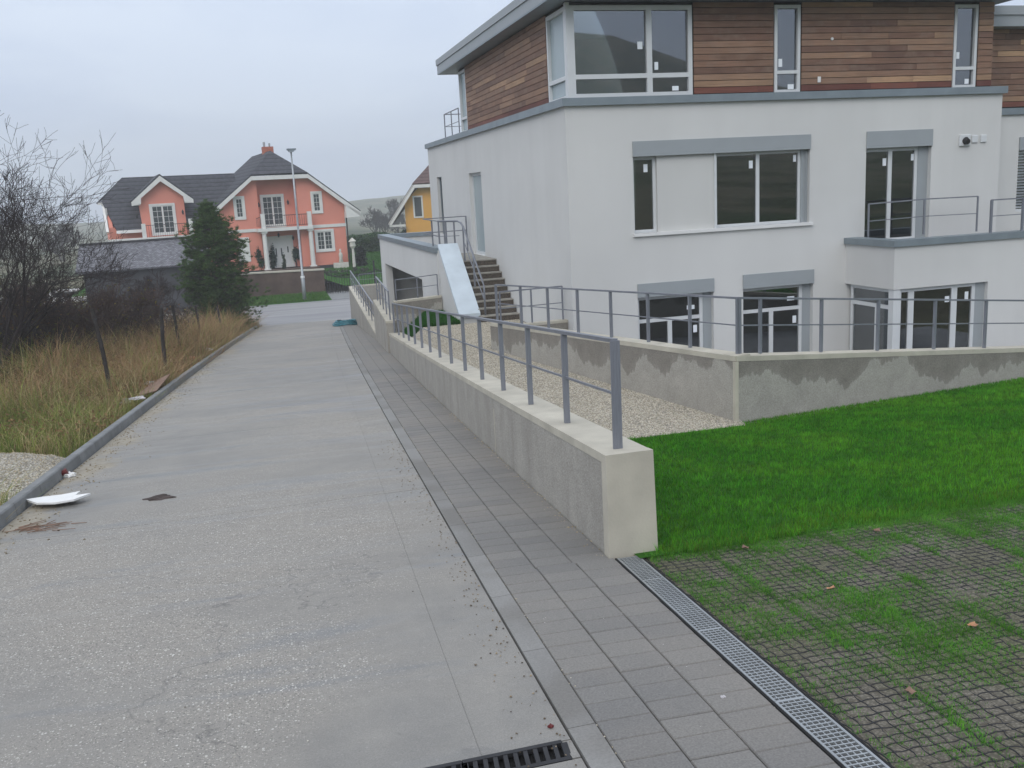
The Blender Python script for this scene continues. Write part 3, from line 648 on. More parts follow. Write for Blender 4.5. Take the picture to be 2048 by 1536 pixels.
scat(260, lambda y: xa(y)+random.gauss(0, .01), lambda: random.uniform(2.6, 14), (.003, .008), (.25, .2, .12), (.6, .55, .45))
scat(150, lambda y: random.uniform(xa(y), xb(y)), lambda: random.uniform(2.6, 9), (.002, .005), (.4, .38, .33), (.75, .73, .7))
pebbles('loose_stones', np.stack([xs_, ys_, zs_], 1), np.array(rs_), np.array(cs_), None, .7, 'loose pebbles and grit along the road edges', 'pebbles')

# ================================================================== concrete walls
def slope_wall(name, path, tops, bots, thick, label, side=1, mat='plaster', cope=.07, coff=.0, cap0=True):
    """wall following path [(x,y)], outer face on the path, thickness to the `side` of travel; parts: wall_face, coping"""
    e = empty(name, (path[0][0], path[0][1], bots[0]), label, 'wall')
    n = len(path); Vb = []; A = []; 
    nr = []
    for i in range(n):
        a = Vector(path[max(i-1, 0)]); b = Vector(path[min(i+1, n-1)]); d = (b-a).normalized(); nr.append(Vector((d.y, -d.x))*side)
    m = MB(); rows = []
    for i in range(n):
        p = Vector(path[i]); q = p+nr[i]*thick; tz = tops[i]-cope
        rows.append([(p.x, p.y, bots[i]), (p.x, p.y, tz), (q.x, q.y, tz), (q.x, q.y, bots[i])]); 
    for r in rows: m.v += r
    for i in range(n-1):
        o = 4*i
        for k in range(4): m.f.append((o+k, o+(k+1) % 4, o+4+(k+1) % 4, o+4+k))
    m.f += [(0, 1, 2, 3), tuple(4*(n-1)+k for k in (3, 2, 1, 0))]
    o = m.build('wall_face', M[mat], e)
    at = o.data.color_attributes.new('Col', 'FLOAT_COLOR', 'POINT')
    for k, v in enumerate(o.data.vertices):
        i, j = divmod(k, 4); hh = (tops[i]-cope)-(v.co.z+base(e).z); hb = v.co.z+base(e).z-bots[i]
        at.data[k].color = (max(hh, 0), hb, 0, 1)
    c = MB()
    for i in range(n):
        p = Vector(path[i])-nr[i]*.004; q = Vector(path[i])+nr[i]*(thick+.004); c.v += [(p.x, p.y, tops[i]-cope), (p.x, p.y, tops[i]), (q.x, q.y, tops[i]), (q.x, q.y, tops[i]-cope)]
    for i in range(n-1):
        o_ = 4*i
        for k in range(4): c.f.append((o_+k, o_+(k+1) % 4, o_+4+(k+1) % 4, o_+4+k))
    c.f += [(0, 1, 2, 3), tuple(4*(n-1)+k for k in (3, 2, 1, 0))]
    c.build('coping', M['cream_concrete'], e)
    return e
ysw = np.linspace(6.585, 27.8, 26)
w1 = slope_wall('roadside_wall', [(xw(q), q) for q in ysw], [wall1_top(q) for q in ysw], [rz_(q)-.9 for q in ysw], T1, 'long low plastered concrete wall sloping down beside the grey pavers')
m = MB(); yv = 6.57; tz = wall1_top(yv)   # smooth cast end of the wall
m.hexa([(xw(yv)-.004, yv-.016, rz_(yv)-.3), (xw(yv)+T1+.03, yv-.03, rz_(yv)-.3), (xw(yv)+T1+.006, yv+.09, rz_(yv)-.3), (xw(yv)-.006, yv+.09, rz_(yv)-.3)],
       [(xw(yv)-.006, yv-.01, tz+.003), (xw(yv)+T1+.006, yv-.01, tz+.003), (xw(yv)+T1+.006, yv+.09, tz-.006), (xw(yv)-.006, yv+.09, tz-.006)])
m.build('end_face', M['cream_concrete'], w1)
m = MB(); yv = 11.1; m.box(xw(yv)-.004, xw(yv)+.05, yv-.007, yv+.007, rz_(yv)-.1, wall1_top(yv)-.2); m.build('expansion_joint', M['cream_concrete'], w1)
# terrace wall: two runs meeting in a corner
def lin(a, b, n): return [((a.x+(b.x-a.x)*i/n), (a.y+(b.y-a.y)*i/n)) for i in range(n+1)]
def tl_top(t): return -2.67+(-2.96+2.67)*t
def tr_top(t): return -2.67+(-3.74+2.67)*t
TWT = .3
pl_ = lin(CT, CL, 10); slope_wall('terrace_wall', pl_, [tl_top(i/10) for i in range(11)], [-4.9]*11, TWT, 'rain stained terrace wall running along the gravel path', 1, 'plaster_damp', .08)
pr_ = lin(CT, CR, 12); slope_wall('terrace_wall', [(CT.x+.02, CT.y-.004)]+pr_[1:], [tr_top(i/12)-.002 for i in range(13)], [-4.9]*13, TWT, 'rain stained terrace wall behind the lawn, below the french windows', -1, 'plaster_damp', .08)
m = MB(); m.box(CT.x-.012, CT.x+.05, CT.y-.018, CT.y+.06, -4.5, -2.76); 
cs = m.build('corner_strip', M['cream_concrete'], bpy.data.objects['terrace_wall'])
# ramp walls farther down
def w2x(y): return 3.55+.063*(y-27.7)
w2 = slope_wall('ramp_wall', [(w2x(q), q) for q in np.linspace(27.7, 34, 5)], [-3.59]*5, [rz_(q)-.5 for q in np.linspace(27.7, 34, 5)], .3, 'short concrete wall with railing beyond the end of the roadside wall', 1, 'plaster', .06)
def w3x(y): return 3.95+.045*(y-34)
w3 = slope_wall('ramp_wall', [(w3x(q), q) for q in np.linspace(34.02, 51.4, 8)], [-4.83+.23*(q-34)/17.4 for q in np.linspace(34.02, 51.4, 8)], [rz_(q)-.5 for q in np.linspace(34.02, 51.4, 8)], .3, 'concrete ramp wall that grows taller towards the street', 1, 'plaster', .06)
slope_wall('ramp_wall', [(5.05, 51.1), (12.5, 51.1)], [-4.58, -4.5], [-7, -7], .3, 'concrete wall closing the far side of the garage ramp', -1, 'plaster', .06)
cw = slope_wall('ramp_wall', [(3.86, 27.9), (5.3, 27.9)], [-3.05, -2.98], [-6, -6], .25, 'grey cross wall between the small grass bed and the garage ramp', -1, 'plaster_damp', .06)
sheet('garage_ramp', lambda y: (w2x(y)+.1, 5.4 if y < 41.4 else 12), np.linspace(28.1, 51.2, 12), lambda x, y: -5.0-.07*(y-28), M['ramp_grey'])
# ------------------------------------------------------------------ railings
def unit_box():
    m = MB(); m.box(-.5, .5, -.5, .5, 0, 1); return m.mesh('post')
POST = unit_box(); POST.materials.append(M['railing_paint'])
def railing(name, path, zb, label, height=.88, mid=(.5,), post=(.055, .03), ends=None, rails=(.05, .03), mr=.02, cat='railing', ang=None, group=None):
    """path: post feet [(x,y)], zb: z of each foot"""
    e = empty(name, (path[0][0], path[0][1], zb[0]), label, cat, group)
    n = len(path)
    for i, (p, z) in enumerate(zip(path, zb)):
        a = path[max(i-1, 0)]; b = path[min(i+1, n-1)]; an = math.atan2(b[1]-a[1], b[0]-a[0])
        wd = post if not (ends and i in ends) else ends[i]
        obj('post', POST, None, e, (p[0], p[1], z-.01), (wd[0], wd[1], height+.01-rails[1]*.5), rz=an)
    for i in range(n-1):
        A = Vector((*path[i], zb[i]+height)); B = Vector((*path[i+1], zb[i+1]+height)); d = (B-A).normalized()
    m = MB()
    for i in range(n-1): m.bar((*path[i], zb[i]+height-rails[1]/2), (*path[i+1], zb[i+1]+height-rails[1]/2), rails[0], rails[1])
    m.build('top_rail', M['railing_paint'], e)
    for q in mid:
        m = MB()
        for i in range(n-1): m.bar((*path[i], zb[i]+height*q), (*path[i+1], zb[i+1]+height*q), mr*.8, mr)
        m.build('middle_rail', M['railing_paint'], e)
    return e
yp = [6.78+1.49*i for i in range(15)]
railing('railing', [(xw(q)+.17, q) for q in yp], [wall1_top(q) for q in yp], 'long grey steel railing on top of the roadside wall', .88, ends={0: (.022, .075)}, post=(.05, .05))
# corner-oriented end post: flat side across the wall
KC = (CT.x+.15, CT.y+.2)
pts = [(KC[0]+(CL.x+.12-KC[0])*t, KC[1]+(CL.y-KC[1])*t) for t in np.linspace(0.0, .985, 8)]
railing('railing', pts, [tl_top(t) for t in np.linspace(0.0, .985, 8)], 'grey steel railing on the terrace wall along the gravel path', .88, post=(.04, .05))
tt_ = [0.0, .04, .165, .29, .425, .555, .69, .82, .95]
railing('railing', [(KC[0]+.03+(CR.x-KC[0])*t, KC[1]-.01+(CR.y+.14-KC[1])*t) for t in tt_], [tr_top(t) for t in tt_], 'grey steel railing on the terrace wall in front of the french windows', .88, post=(.04, .05))
yq = [28.0, 29.4, 30.8, 32.2, 33.6]
railing('railing', [(w2x(q)+.15, q) for q in yq], [-3.59]*5, 'short steel railing on the ramp wall past the wall end', .86, post=(.05, .04))
yq = [34.4+1.55*i for i in range(12)]
railing('railing', [(w3x(q)+.15, q) for q in yq], [-4.83+.23*(q-34)/17.4 for q in yq], 'steel railing descending on the ramp wall beside the street', .84, post=(.05, .04))
railing('railing', [(3.95, 28.02), (4.6, 28.02), (5.22, 28.02)], [-3.05, -3.02, -2.98], 'small thin railing on the grey cross wall by the garage', .64, post=(.03, .03), rails=(.03, .025))
railing('railing', [(5.3, 51.2), (7.0, 51.2), (9, 51.2)], [-4.58, -4.56, -4.53], 'thin railing on the far ramp wall in front of the gate', .6, post=(.03, .03), rails=(.03, .025))
# low wall between stair foot and the sunken terrace, with its railing
slope_wall('landing_wall', [(5.2, 20.95), (6.94, 20.95)], [-3.06, -3.04], [-4.9, -4.9], .2, 'low concrete wall joining the terrace wall to the house corner', -1, 'plaster_damp', .06)
railing('railing', [(5.35, 21.05), (6.1, 21.05), (6.86, 21.05)], [-3.06, -3.05, -3.04], 'short railing meeting the house wall at the foot of the stairs', .8, post=(.035, .035), rails=(.04, .03))

# ================================================================== the white house
class Fr:
    def __init__(s, O, u, n): s.O = Vector(O); s.u = Vector(u); s.n = Vector(n)
    def p(s, u, z, n=0): return s.O + s.u*u + s.n*n + Vector((0, 0, z))
def pbox(m, F, u0, u1, z0, z1, n0, n1):
    return m.hexa([F.p(u0, z0, n0), F.p(u1, z0, n0), F.p(u1, z0, n1), F.p(u0, z0, n1)], [F.p(u0, z1, n0), F.p(u1, z1, n0), F.p(u1, z1, n1), F.p(u0, z1, n1)])
def holed(m, F, u0, u1, z0, z1, holes, th):
    us = sorted({u0, u1, *[h[0] for h in holes], *[h[1] for h in holes]}); zs = sorted({z0, z1, *[h[2] for h in holes], *[h[3] for h in holes]})
    for a, b in zip(us, us[1:]):
        run = None
        for c, d in list(zip(zs, zs[1:]))+[(None, None)]:
            solid = c is not None and not any(h[0] <= a+1e-6 and h[1] >= b-1e-6 and h[2] <= c+1e-6 and h[3] >= d-1e-6 for h in holes)
            if solid: run = (run[0], d) if run else (c, d)
            elif run: pbox(m, F, a, b, run[0], run[1], -th, 0); run = None
def window(parent, F, u0, u1, z0, z1, cols=(), rows=(), set_=.12, fw=.07, mw=None, mat='frame_silver', glass='glass', stick=(), dep=.06, rowcols=None, name='window', label=None):
    """frame mesh with its panes as sub-parts; cols/rows are fractions where bars stand"""
    mw = mw or fw; m = MB(); n1 = -set_; n0 = n1-dep
    pbox(m, F, u0, u0+fw, z0, z1, n0, n1); pbox(m, F, u1-fw, u1, z0, z1, n0, n1)
    pbox(m, F, u0+fw, u1-fw, z0, z0+fw, n0, n1); pbox(m, F, u0+fw, u1-fw, z1-fw, z1, n0, n1)
    zr = [z0+fw]+[v for r in rows for v in (z0+(z1-z0)*r-mw/2, z0+(z1-z0)*r+mw/2)]+[z1-fw]
    for r in rows: pbox(m, F, u0+fw, u1-fw, z0+(z1-z0)*r-mw/2, z0+(z1-z0)*r+mw/2, n0, n1-.004)
    cells = []
    for k in range(len(rows)+1):
        za, zb = zr[2*k], zr[2*k+1]; cc = cols if rowcols is None else rowcols[k]
        uu = [u0+fw]+[v for c in cc for v in (u0+(u1-u0)*c-mw*.65, u0+(u1-u0)*c+mw*.65)]+[u1-fw]
        for c in cc: pbox(m, F, u0+(u1-u0)*c-mw*.65, u0+(u1-u0)*c+mw*.65, za, zb, n0, n1-.004)
        for q in range(len(cc)+1): cells.append((uu[2*q], uu[2*q+1], za, zb))
    o = m.build(name, M[mat], parent)
    if label: o['label'] = label
    for (a, b, c, d) in cells:
        g = MB(); pbox(g, F, a-.004, b+.004, c-.004, d+.004, n0+.022, n0+.03); g.build('pane', M[glass], o)
    for (ci_, fu, fz, sw, sh) in stick:
        a, b, c, d = cells[ci_]; g = MB(); uu = a+(b-a)*fu; zz = c+(d-c)*fz; pbox(g, F, uu-sw/2, uu+sw/2, zz-sh/2, zz+sh/2, n0+.031, n0+.034); g.build('sticker', M['sticker'], o)
    return o
YF, XL, XR, ZT, ZF = 20.59, 6.95, 18.55, 1.75, -4.78
FF = Fr((0, YF, 0), (1, 0, 0), (0, -1, 0)); FL = Fr((XL, 0, 0), (0, 1, 0), (-1, 0, 0))
hs = empty('white_house', (XL, YF, ZF), 'large white rendered house with timber clad top floor above the terrace', 'house')
TH = .3
W1 = (8.53, 13.09, -1.165, .60); D2 = (14.64, 16.51, -1.75, .55); G1 = (8.57, 10.52, ZF, -2.62); G2 = (11.30, 13.22, ZF, -2.62); BAYH = (14.5, 18.2, ZF, -2.75)
m = MB(); holed(m, FF, XL, XR, ZF-1, ZT, [W1, D2, G1, G2, BAYH], TH); m.build('front_wall', M['render_white'], hs)
LD = (28.86, 30.55, -1.97, .6); LS = (35.1, 36.0, -1.5, .62)
m = MB(); holed(m, FL, YF+TH, 37.5, ZF-2, ZT, [LD, LS], TH); m.build('side_wall', M['render_white'], hs)
m = MB(); m.box(XR-TH, XR, YF+TH, 37.5, ZF-1, ZT-.001); FRR = Fr((0, 37.2, 0), (1, 0, 0), (0, -1, 0)); holed(m, FRR, XL+TH, XR-TH, ZF-2, ZT-.001, [(11.5, 17.5, -1.2, .9), (11.5, 17.5, ZF+.3, -2.6)], .3); m.build('rear_walls', M['render_white'], hs)  # unseen rear openings added so daylight brightens the rooms behind the panes
m = MB()   # rooms behind the windows
for z in (ZF-.1, -1.9, 1.45): m.box(XL+TH, XR-TH, YF+TH, 37.2, z, z+.25)
FP = Fr((0, YF+5.2, 0), (1, 0, 0), (0, -1, 0)); holed(m, FP, XL+TH, XR-TH, ZF+.15, 1.45, [(8.1, 9.3, ZF+.15, -2.6), (12.2, 13.4, ZF+.15, -2.6), (9.6, 10.7, -1.65, .45), (12.0, 13.0, -1.65, .45), (15.3, 16.5, -1.65, .45), (15.2, 16.4, ZF+.15, -2.6)], .15); m.box(10.85, 10.97, YF+TH, YF+5.2, ZF+.15, -1.9); m.box(13.8, 13.92, YF+TH, YF+5.2, ZF+.15, 1.45); m.box(XL+TH, 11, 27.6, 27.75, ZF+.15, 1.45)
m.build('rooms', M['interior'], hs)
# upper flashing between render and timber
m = MB(); pbox(m, FF, XL-.09, XR+.08, ZT, ZT+.17, -.5, .09); m.box(XL-.09, XL+.5, YF+.5, 37.6, ZT, ZT+.17); m.build('flashing_band', M['flashing'], hs)
# first floor band window
def sbox(u0, u1, z0, z1): 
    q = MB(); pbox(q, FF, u0-.005, u1+.005, z0, z1, -.2, .035); q.build('shutter_box', M['shutter_box'], hs)
sbox(8.53, 13.09, .6, .94); sbox(14.64, 16.51, .55, .95); sbox(8.57, 10.52, -2.62, -2.3); sbox(11.3, 13.22, -2.62, -2.28)
window(hs, FF, 8.53, 9.14, -1.13, .6, set_=.14, stick=[(0, .65, .88, .1, .18)])
m = MB(); pbox(m, FF, 9.14, 10.58, -1.13, .6, -.2, -.06); m.build('wall_panel', M['render_grey_white'], hs)
m = MB(); pbox(m, FF, 10.58, 10.63, -1.13, .6, -.2, -.02); m.build('window_jamb', M['frame_silver'], hs)
window(hs, FF, 10.63, 12.92, -1.13, .6, (.5,), set_=.14, stick=[(0, .88, .86, .1, .18), (1, .93, .92, .08, .16)])
m = MB(); pbox(m, FF, 12.92, 13.09, -1.13, .6, -.22, -.1); m.tube([FF.p(13.02, -1.1, -.05), FF.p(13.02, .55, -.05)], .012, 6); m.build('shutter_guide', M['shutter_box'], hs)
m = MB(); pbox(m, FF, 8.49, 13.16, -1.2, -1.13, -.1, .07); m.build('window_sill', M['frame_white'], hs)
window(hs, FF, 14.64, 16.22, -1.75, .55, (.5,), set_=.14, fw=.085, stick=[(0, .86, .88, .1, .18), (1, .93, .92, .08, .16)], name='french_window')
m = MB(); pbox(m, FF, 16.22, 16.51, -1.75, .55, -.22, -.12); m.build('shutter_guide', M['shutter_box'], hs)
for (a, b) in ((8.57, 10.3), (11.3, 13.0)):
    window(hs, FF, a, b, ZF+.05, -2.62, rows=(.72,), rowcols=[(.5,), ()], set_=.14, fw=.085, stick=[(2, .86, .42, .2, .1), (1, .85, .82, .1, .18)], name='french_window')
    m = MB(); pbox(m, FF, b, b+.22, ZF+.05, -2.62, -.22, -.12); m.build('shutter_guide', M['shutter_box'], hs)
m = MB(); pbox(m, FF, 8.3, 13.5, ZF-.2, ZF+.05, -.2, .05); m.build('threshold', M['cream_concrete'], hs)
# wall lamp and two small sockets
m = MB(); pbox(m, FF, 17.3, 17.62, .5, .78, 0, .05); o = m.build('wall_lamp', M['frame_silver'], hs, bevel=.012)
m = MB(); m.tube([FF.p(17.46, .63, .05), FF.p(17.46, .60, .14)], [.1, .07], 10); m.build('lamp_lens', M['black_iron'], o)
for u in (17.76, 18.02):
    m = MB(); pbox(m, FF, u-.09, u+.09, .57, .76, 0, .04); m.build('wall_socket', M['frame_silver'], hs, bevel=.015)
# side door and slit window
window(hs, FL, 28.86, 30.55, -1.97, .6, set_=.11, fw=.09, glass='frosted_glass', mat='frame_silver', name='side_door')
window(hs, FL, 35.1, 36.0, -1.5, .62, set_=.1, fw=.06, glass='glass', mat='flashing')
# ---- bay with roof terrace
BX, BY = 14.12, 18.72; BZ0, BZ1 = -2.7, -1.72
FB = Fr((0, BY, 0), (1, 0, 0), (0, -1, 0)); FBL = Fr((BX, 0, 0), (0, 1, 0), (-1, 0, 0))
m = MB(); m.box(BX, 20.5, BY, BY+.25, BZ0, BZ1); m.box(BX, BX+.25, BY+.25, YF, BZ0, BZ1); m.box(BX+.25, 20.5, BY+.25, YF, BZ0+.02, BZ0+.25); m.build('terrace_parapet', M['render_white'], hs)
m = MB(); m.box(16.72, 20.5, BY, BY+.3, ZF-1, BZ0); m.build('bay_wall', M['render_white'], hs)
m = MB(); m.box(BX-.06, 20.6, BY-.06, BY+.34, BZ1, BZ1+.15); m.box(BX-.06, BX+.34, BY+.34, YF-.003, BZ1, BZ1+.15); m.build('parapet_coping', M['flashing'], hs)
m = MB(); m.box(BX+.26, 20.5, BY+.26, YF, BZ0+.255, BZ0+.75); m.build('terrace_deck', M['ramp_grey'], hs)
m = MB(); m.box(BX+.02, BX+.2, BY+.02, BY+.2, ZF-1, BZ0); m.build('corner_post', M['frame_silver'], hs)
window(hs, FB, BX+.2, 16.45, ZF+.05, BZ0, (.17, .73), set_=.1, fw=.09, mw=.12, stick=[(1, .9, .86, .12, .14), (2, .7, .88, .1, .2)], name='bay_window')
m = MB(); pbox(m, FB, 16.45, 16.72, ZF+.05, BZ0, -.2, -.1); m.build('shutter_guide', M['shutter_box'], hs)
window(hs, FBL, BY+.2, YF-.1, ZF+.05, BZ0, rows=(.78,), rowcols=[(.35,), ()], set_=.1, fw=.09, name='bay_window')
# ---- timber top floor
Y3, X3, Z3, ZR = YF+.16, XL+.17, ZT+.17, 3.95
F3 = Fr((0, Y3, 0), (1, 0, 0), (0, -1, 0)); F3L = Fr((X3, 0, 0), (0, 1, 0), (-1, 0, 0))
t1 = [(X3+.05, 10.12), (12.2, 12.9), (17.15, 17.85)]
m = MB(); holed(m, F3, X3+.02, 18.3, Z3, ZR, [(a, b, Z3, ZR-.06) for a, b in t1], .25)
holed(m, F3L, Y3+.26, 31.95, Z3, ZR, [(Y3+.26, 22.2, Z3, ZR-.06), (30.9, 31.9, Z3, ZR-.06)], .25); m.box(18.05, 18.3, Y3+.26, 31.95, Z3, ZR)
m.box(X3+.5, 18.0, Y3+5, Y3+5.1, Z3, ZR); m.box(X3+.26, 18.04, 31.7, 31.94, Z3, ZR)
clad = m.build('timber_cladding', M['dark_void'], hs)
PLK = MB(); PLK.box(0, 1, -1, 0, 0, 1); PLKM = PLK.mesh('plank'); PLKM.materials.append(M['timber'])
RH = .145
def planks(F, u0, u1, z0, z1, th=.028, parent=clad, dark=False):
    z = z0; k = 0
    while z < z1-.03:
        zz = min(z+RH, z1); u = u0
        while u < u1-.01:
            L = random.choice([1.3, 1.9, 2.4, 2.9]); ue = u+L
            if ue > u1-.5: ue = u1
            if u == u0 and ue < u1 and random.random() < .6: ue = min(u1, u0+random.uniform(.5, 2.2))
            if u1-ue < .35: ue = u1
            q = F.p(u, z+.007, .004); o = obj('plank', PLKM, None, parent, q, (ue-u-.004, th+random.uniform(-.003, .003), zz-z-.014))
            o.rotation_euler = (random.uniform(-.02, .02), 0, math.atan2(F.u.y, F.u.x)) if F.n.y < -.5 else (0, 0, math.pi/2)
            if F.n.x < -.5: o.scale = (ue-u-.004, -th, zz-z-.014)
            if k == 0: o.color = (.62, .36, .38, 1)
            u = ue
        z = zz; k += 1
planks(F3, 10.14, 12.18, Z3+.03, ZR); planks(F3, 12.92, 17.13, Z3+.03, ZR); planks(F3, 17.87, 18.3, Z3+.03, ZR)
planks(F3L, 22.22, 30.88, Z3+.03, ZR)
window(hs, F3, X3+.06, 10.11, Z3, ZR-.06, rows=(.235,), rowcols=[(.64,), (.64,)], set_=-.02, fw=.1, dep=.1, stick=[(2, .92, .45, .12, .16), (3, .14, .12, .09, .17), (1, .66, .25, .16, .1)])
window(hs, F3, 12.21, 12.89, Z3, ZR-.06, rows=(.24,), set_=-.02, fw=.075, dep=.1, stick=[(1, .22, .13, .1, .18), (0, .75, .2, .16, .11)])
window(hs, F3, 17.16, 17.84, Z3, ZR-.06, rows=(.24,), set_=-.02, fw=.075, dep=.1, stick=[(1, .2, .2, .09, .16), (0, .75, .25, .12, .12)])
window(hs, F3L, Y3+.1, 22.2, Z3, ZR-.06, rows=(.24,), set_=-.02, fw=.09, dep=.1, glass='frosted_glass')
window(hs, F3L, 30.9, 31.9, Z3, ZR-.06, rows=(.24,), set_=-.02, fw=.08, dep=.1, glass='frosted_glass')
m = MB(); m.box(X3-.03, X3+.06, Y3-.03, Y3+.1, Z3, ZR); m.build('corner_post', M['frame_silver'], hs)
m = MB(); m.box(13.35, 13.43, Y3-.05, Y3-.03, 2.14, 2.27); m.build('wall_socket', M['frame_white'], hs)
m = MB(); m.tube([(13.72, Y3-.03, 3.12), (13.72, Y3-.06, 3.12)], .035, 8); m.build('cable_outlet', M['frame_white'], hs)
# roof with deep metal fascia
m = MB(); m.box(XL-.3, 18.75, YF-.55, 33.1, ZR+.02, ZR+.06); m.build('roof_soffit', M['flashing'], hs)
m = MB(); m.box(XL-.3, 18.75, YF-.55, 33.1, ZR+.061, ZR+.31); m.box(XL-.33, 18.78, YF-.58, 33.13, ZR+.312, ZR+.5); m.build('roof_fascia', M['shutter_box'], hs)
# roof terrace railing at the far corner, balcony railings
railing('railing', [(XL+.15, 32.2), (XL+.15, 33.4), (XL+.15, 34.6), (XL+1.2, 34.6)], [ZT+.17]*4, 'small railing on the upper roof edge at the far end of the house', .88, post=(.03, .03), rails=(.03, .03))
railing('railing', [(BX+.45, YF-.25), (16.0, YF-.45), (17.3, YF-.75)], [BZ1+.1, BZ1+.14, BZ1+.14], 'thin railing in front of the upper french window', .86, post=(.035, .035), rails=(.035, .03), mr=.02)
railing('railing', [(16.85, BY+.15), (17.75, BY+.15), (18.65, BY+.15), (19.9, BY+.15)], [BZ1+.15]*4, 'thicker railing on the terrace parapet near the neighbouring unit', .78, post=(.05, .05), rails=(.05, .03))
tag(sheet('sunken_terrace', lambda y: (5.0, 20), np.linspace(12.95, 21.0, 4), lambda x, y: ZF-.02, M['ramp_grey']), kind='structure')
# ---- neighbouring unit at the right edge
nb = empty('neighbouring_house', (XR, 21.9, ZF), 'set back white and timber house at the right edge of the picture', 'house')
FN = Fr((0, 21.9, 0), (1, 0, 0), (0, -1, 0))
m = MB(); holed(m, FN, XR+.01, 27, ZF-1, 1.3, [(20.35, 22.3, -1.3, .35)], .3); m.build('wall', M['render_white'], nb)
m = MB(); pbox(m, FN, XR+.01, 27, 1.3, 1.47, -.3, .07); m.build('flashing_band', M['flashing'], nb)
m = MB(); pbox(m, FN, XR+.02, 27, 1.47, 3.5, -.3, -.06); nc = m.build('timber_cladding', M['dark_void'], nb)
FN2 = Fr((0, 21.96, 0), (1, 0, 0), (0, -1, 0)); planks(FN2, XR+.02, 22.5, 1.5, 3.5, parent=nc)
m = MB(); pbox(m, FN, XR+.02, 27, 3.5, 3.78, -.4, .4); pbox(m, FN, XR+.02, 27, 3.78, 4.0, -.4, .44); m.build('roof_fascia', M['shutter_box'], nb)
m = MB(); pbox(m, FN, 20.35, 22.3, .35, .7, -.2, .04); m.build('shutter_box', M['shutter_box'], nb)
o = window(nb, FN, 20.35, 22.3, -1.3, .35, (.5,), set_=.14)
m = MB()
for k in range(20): z = -1.2+k*.077; m.add([FN.p(20.38, z, -.1), FN.p(22.27, z, -.1), FN.p(22.27, z+.05, -.05), FN.p(20.38, z+.05, -.05)], [(0, 1, 2, 3)])
m.build('blind', M['sticker'], o)

# ================================================================== outer stair
st = empty('outside_stair', (5.85, 25.2, -3.52), 'straight concrete stair climbing to the side door of the white house', 'stairs')
NS = 9; RI, TR = (3.52-1.97)/9, .285
for k in range(NS):
    z1 = -3.52+RI*(k+1); y0 = 25.2+TR*k; y1 = y0+TR if k < NS-1 else 31.2
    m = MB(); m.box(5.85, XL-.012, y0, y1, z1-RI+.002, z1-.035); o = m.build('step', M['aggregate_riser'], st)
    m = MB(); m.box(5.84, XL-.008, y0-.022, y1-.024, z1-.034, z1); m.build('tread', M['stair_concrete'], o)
m = MB(); m.hexa([(5.86, 25.3, -3.9), (XL-.015, 25.3, -3.9), (XL-.015, 31, -3.9), (5.86, 31, -3.9)], [(5.86, 25.3, -3.53), (XL-.015, 25.3, -3.53), (XL-.015, 31, -2.2), (5.86, 31, -2.2)]); m.build('stair_base', M['stair_concrete'], st)
# side wall of the stair with a broad sheet-metal cap
def capz(y): return -3.17+(y-25.5)*(1.68/2.3)
m = MB(); m.prism([(5.32, 25.45, -4.6), (5.32, 28.2, -4.6), (5.32, 28.2, -1.66), (5.32, 27.8, -1.62), (5.32, 25.5, -3.28), (5.32, 25.45, -3.28)], [(5.82, 25.45, -4.6), (5.82, 28.2, -4.6), (5.82, 28.2, -1.66), (5.82, 27.8, -1.62), (5.82, 25.5, -3.28), (5.82, 25.45, -3.28)])
m.build('stair_side_wall', M['render_white'], st)
m = MB(); m.prism([(5.27, 25.36, capz(25.36)-.1), (5.27, 25.36, capz(25.36)), (5.27, 27.85, capz(27.85)), (5.27, 27.85, capz(27.85)-.1)], [(5.87, 25.36, capz(25.36)-.1), (5.87, 25.36, capz(25.36)), (5.87, 27.85, capz(27.85)), (5.87, 27.85, capz(27.85)-.1)])
m.build('metal_capping', M['zinc'], st)
# stair handrail and landing railing
hr = empty('stair_handrail', (5.95, 25.4, -3.4), 'grey tubular handrail beside the stair and round its landing', 'railing')
m = MB(); m.tube([(6.0, 25.3, -3.4), (6.0, 25.3, -2.55), (6.0, 25.42, -2.42), (6.0, 27.5, -.98), (5.98, 27.75, -.86), (5.95, 28.05, -.82), (5.4, 28.3, -.8)], .028, 8); m.build('top_rail', M['railing_paint'], hr, smooth=True)
m = MB(); m.tube([(6.0, 25.3, -2.95), (6.0, 27.5, -1.42)], .015, 6); m.build('middle_rail', M['railing_paint'], hr)
for (x_, y_, zb_, zt_) in ((6.0, 26.4, -2.75, -1.76), (6.0, 27.55, -2.0, -.96), (5.42, 28.3, -1.7, -.8), (5.62, 28.2, -1.7, -.8), (5.85, 28.1, -1.9, -.8), (5.42, 29.4, -1.7, -.8), (6.85, 30.9, -1.9, -.75), (6.1, 30.9, -1.9, -.75)):
    m = MB(); m.box(x_-.022, x_+.022, y_-.022, y_+.022, zb_, zt_); m.build('post', M['railing_paint'], hr)
for zz in (-.8, -1.25):
    m = MB(); m.bar((5.42, 28.3, zz), (5.42, 30.9, zz+.03), .03, .03); m.bar((5.42, 30.9, zz+.03), (6.86, 30.9, zz+.04), .03, .03); 
    if zz < -1: m.bar((5.42, 28.3, zz), (5.98, 28.0, zz), .02, .02)
    m.build('landing_rail', M['railing_paint'], hr)
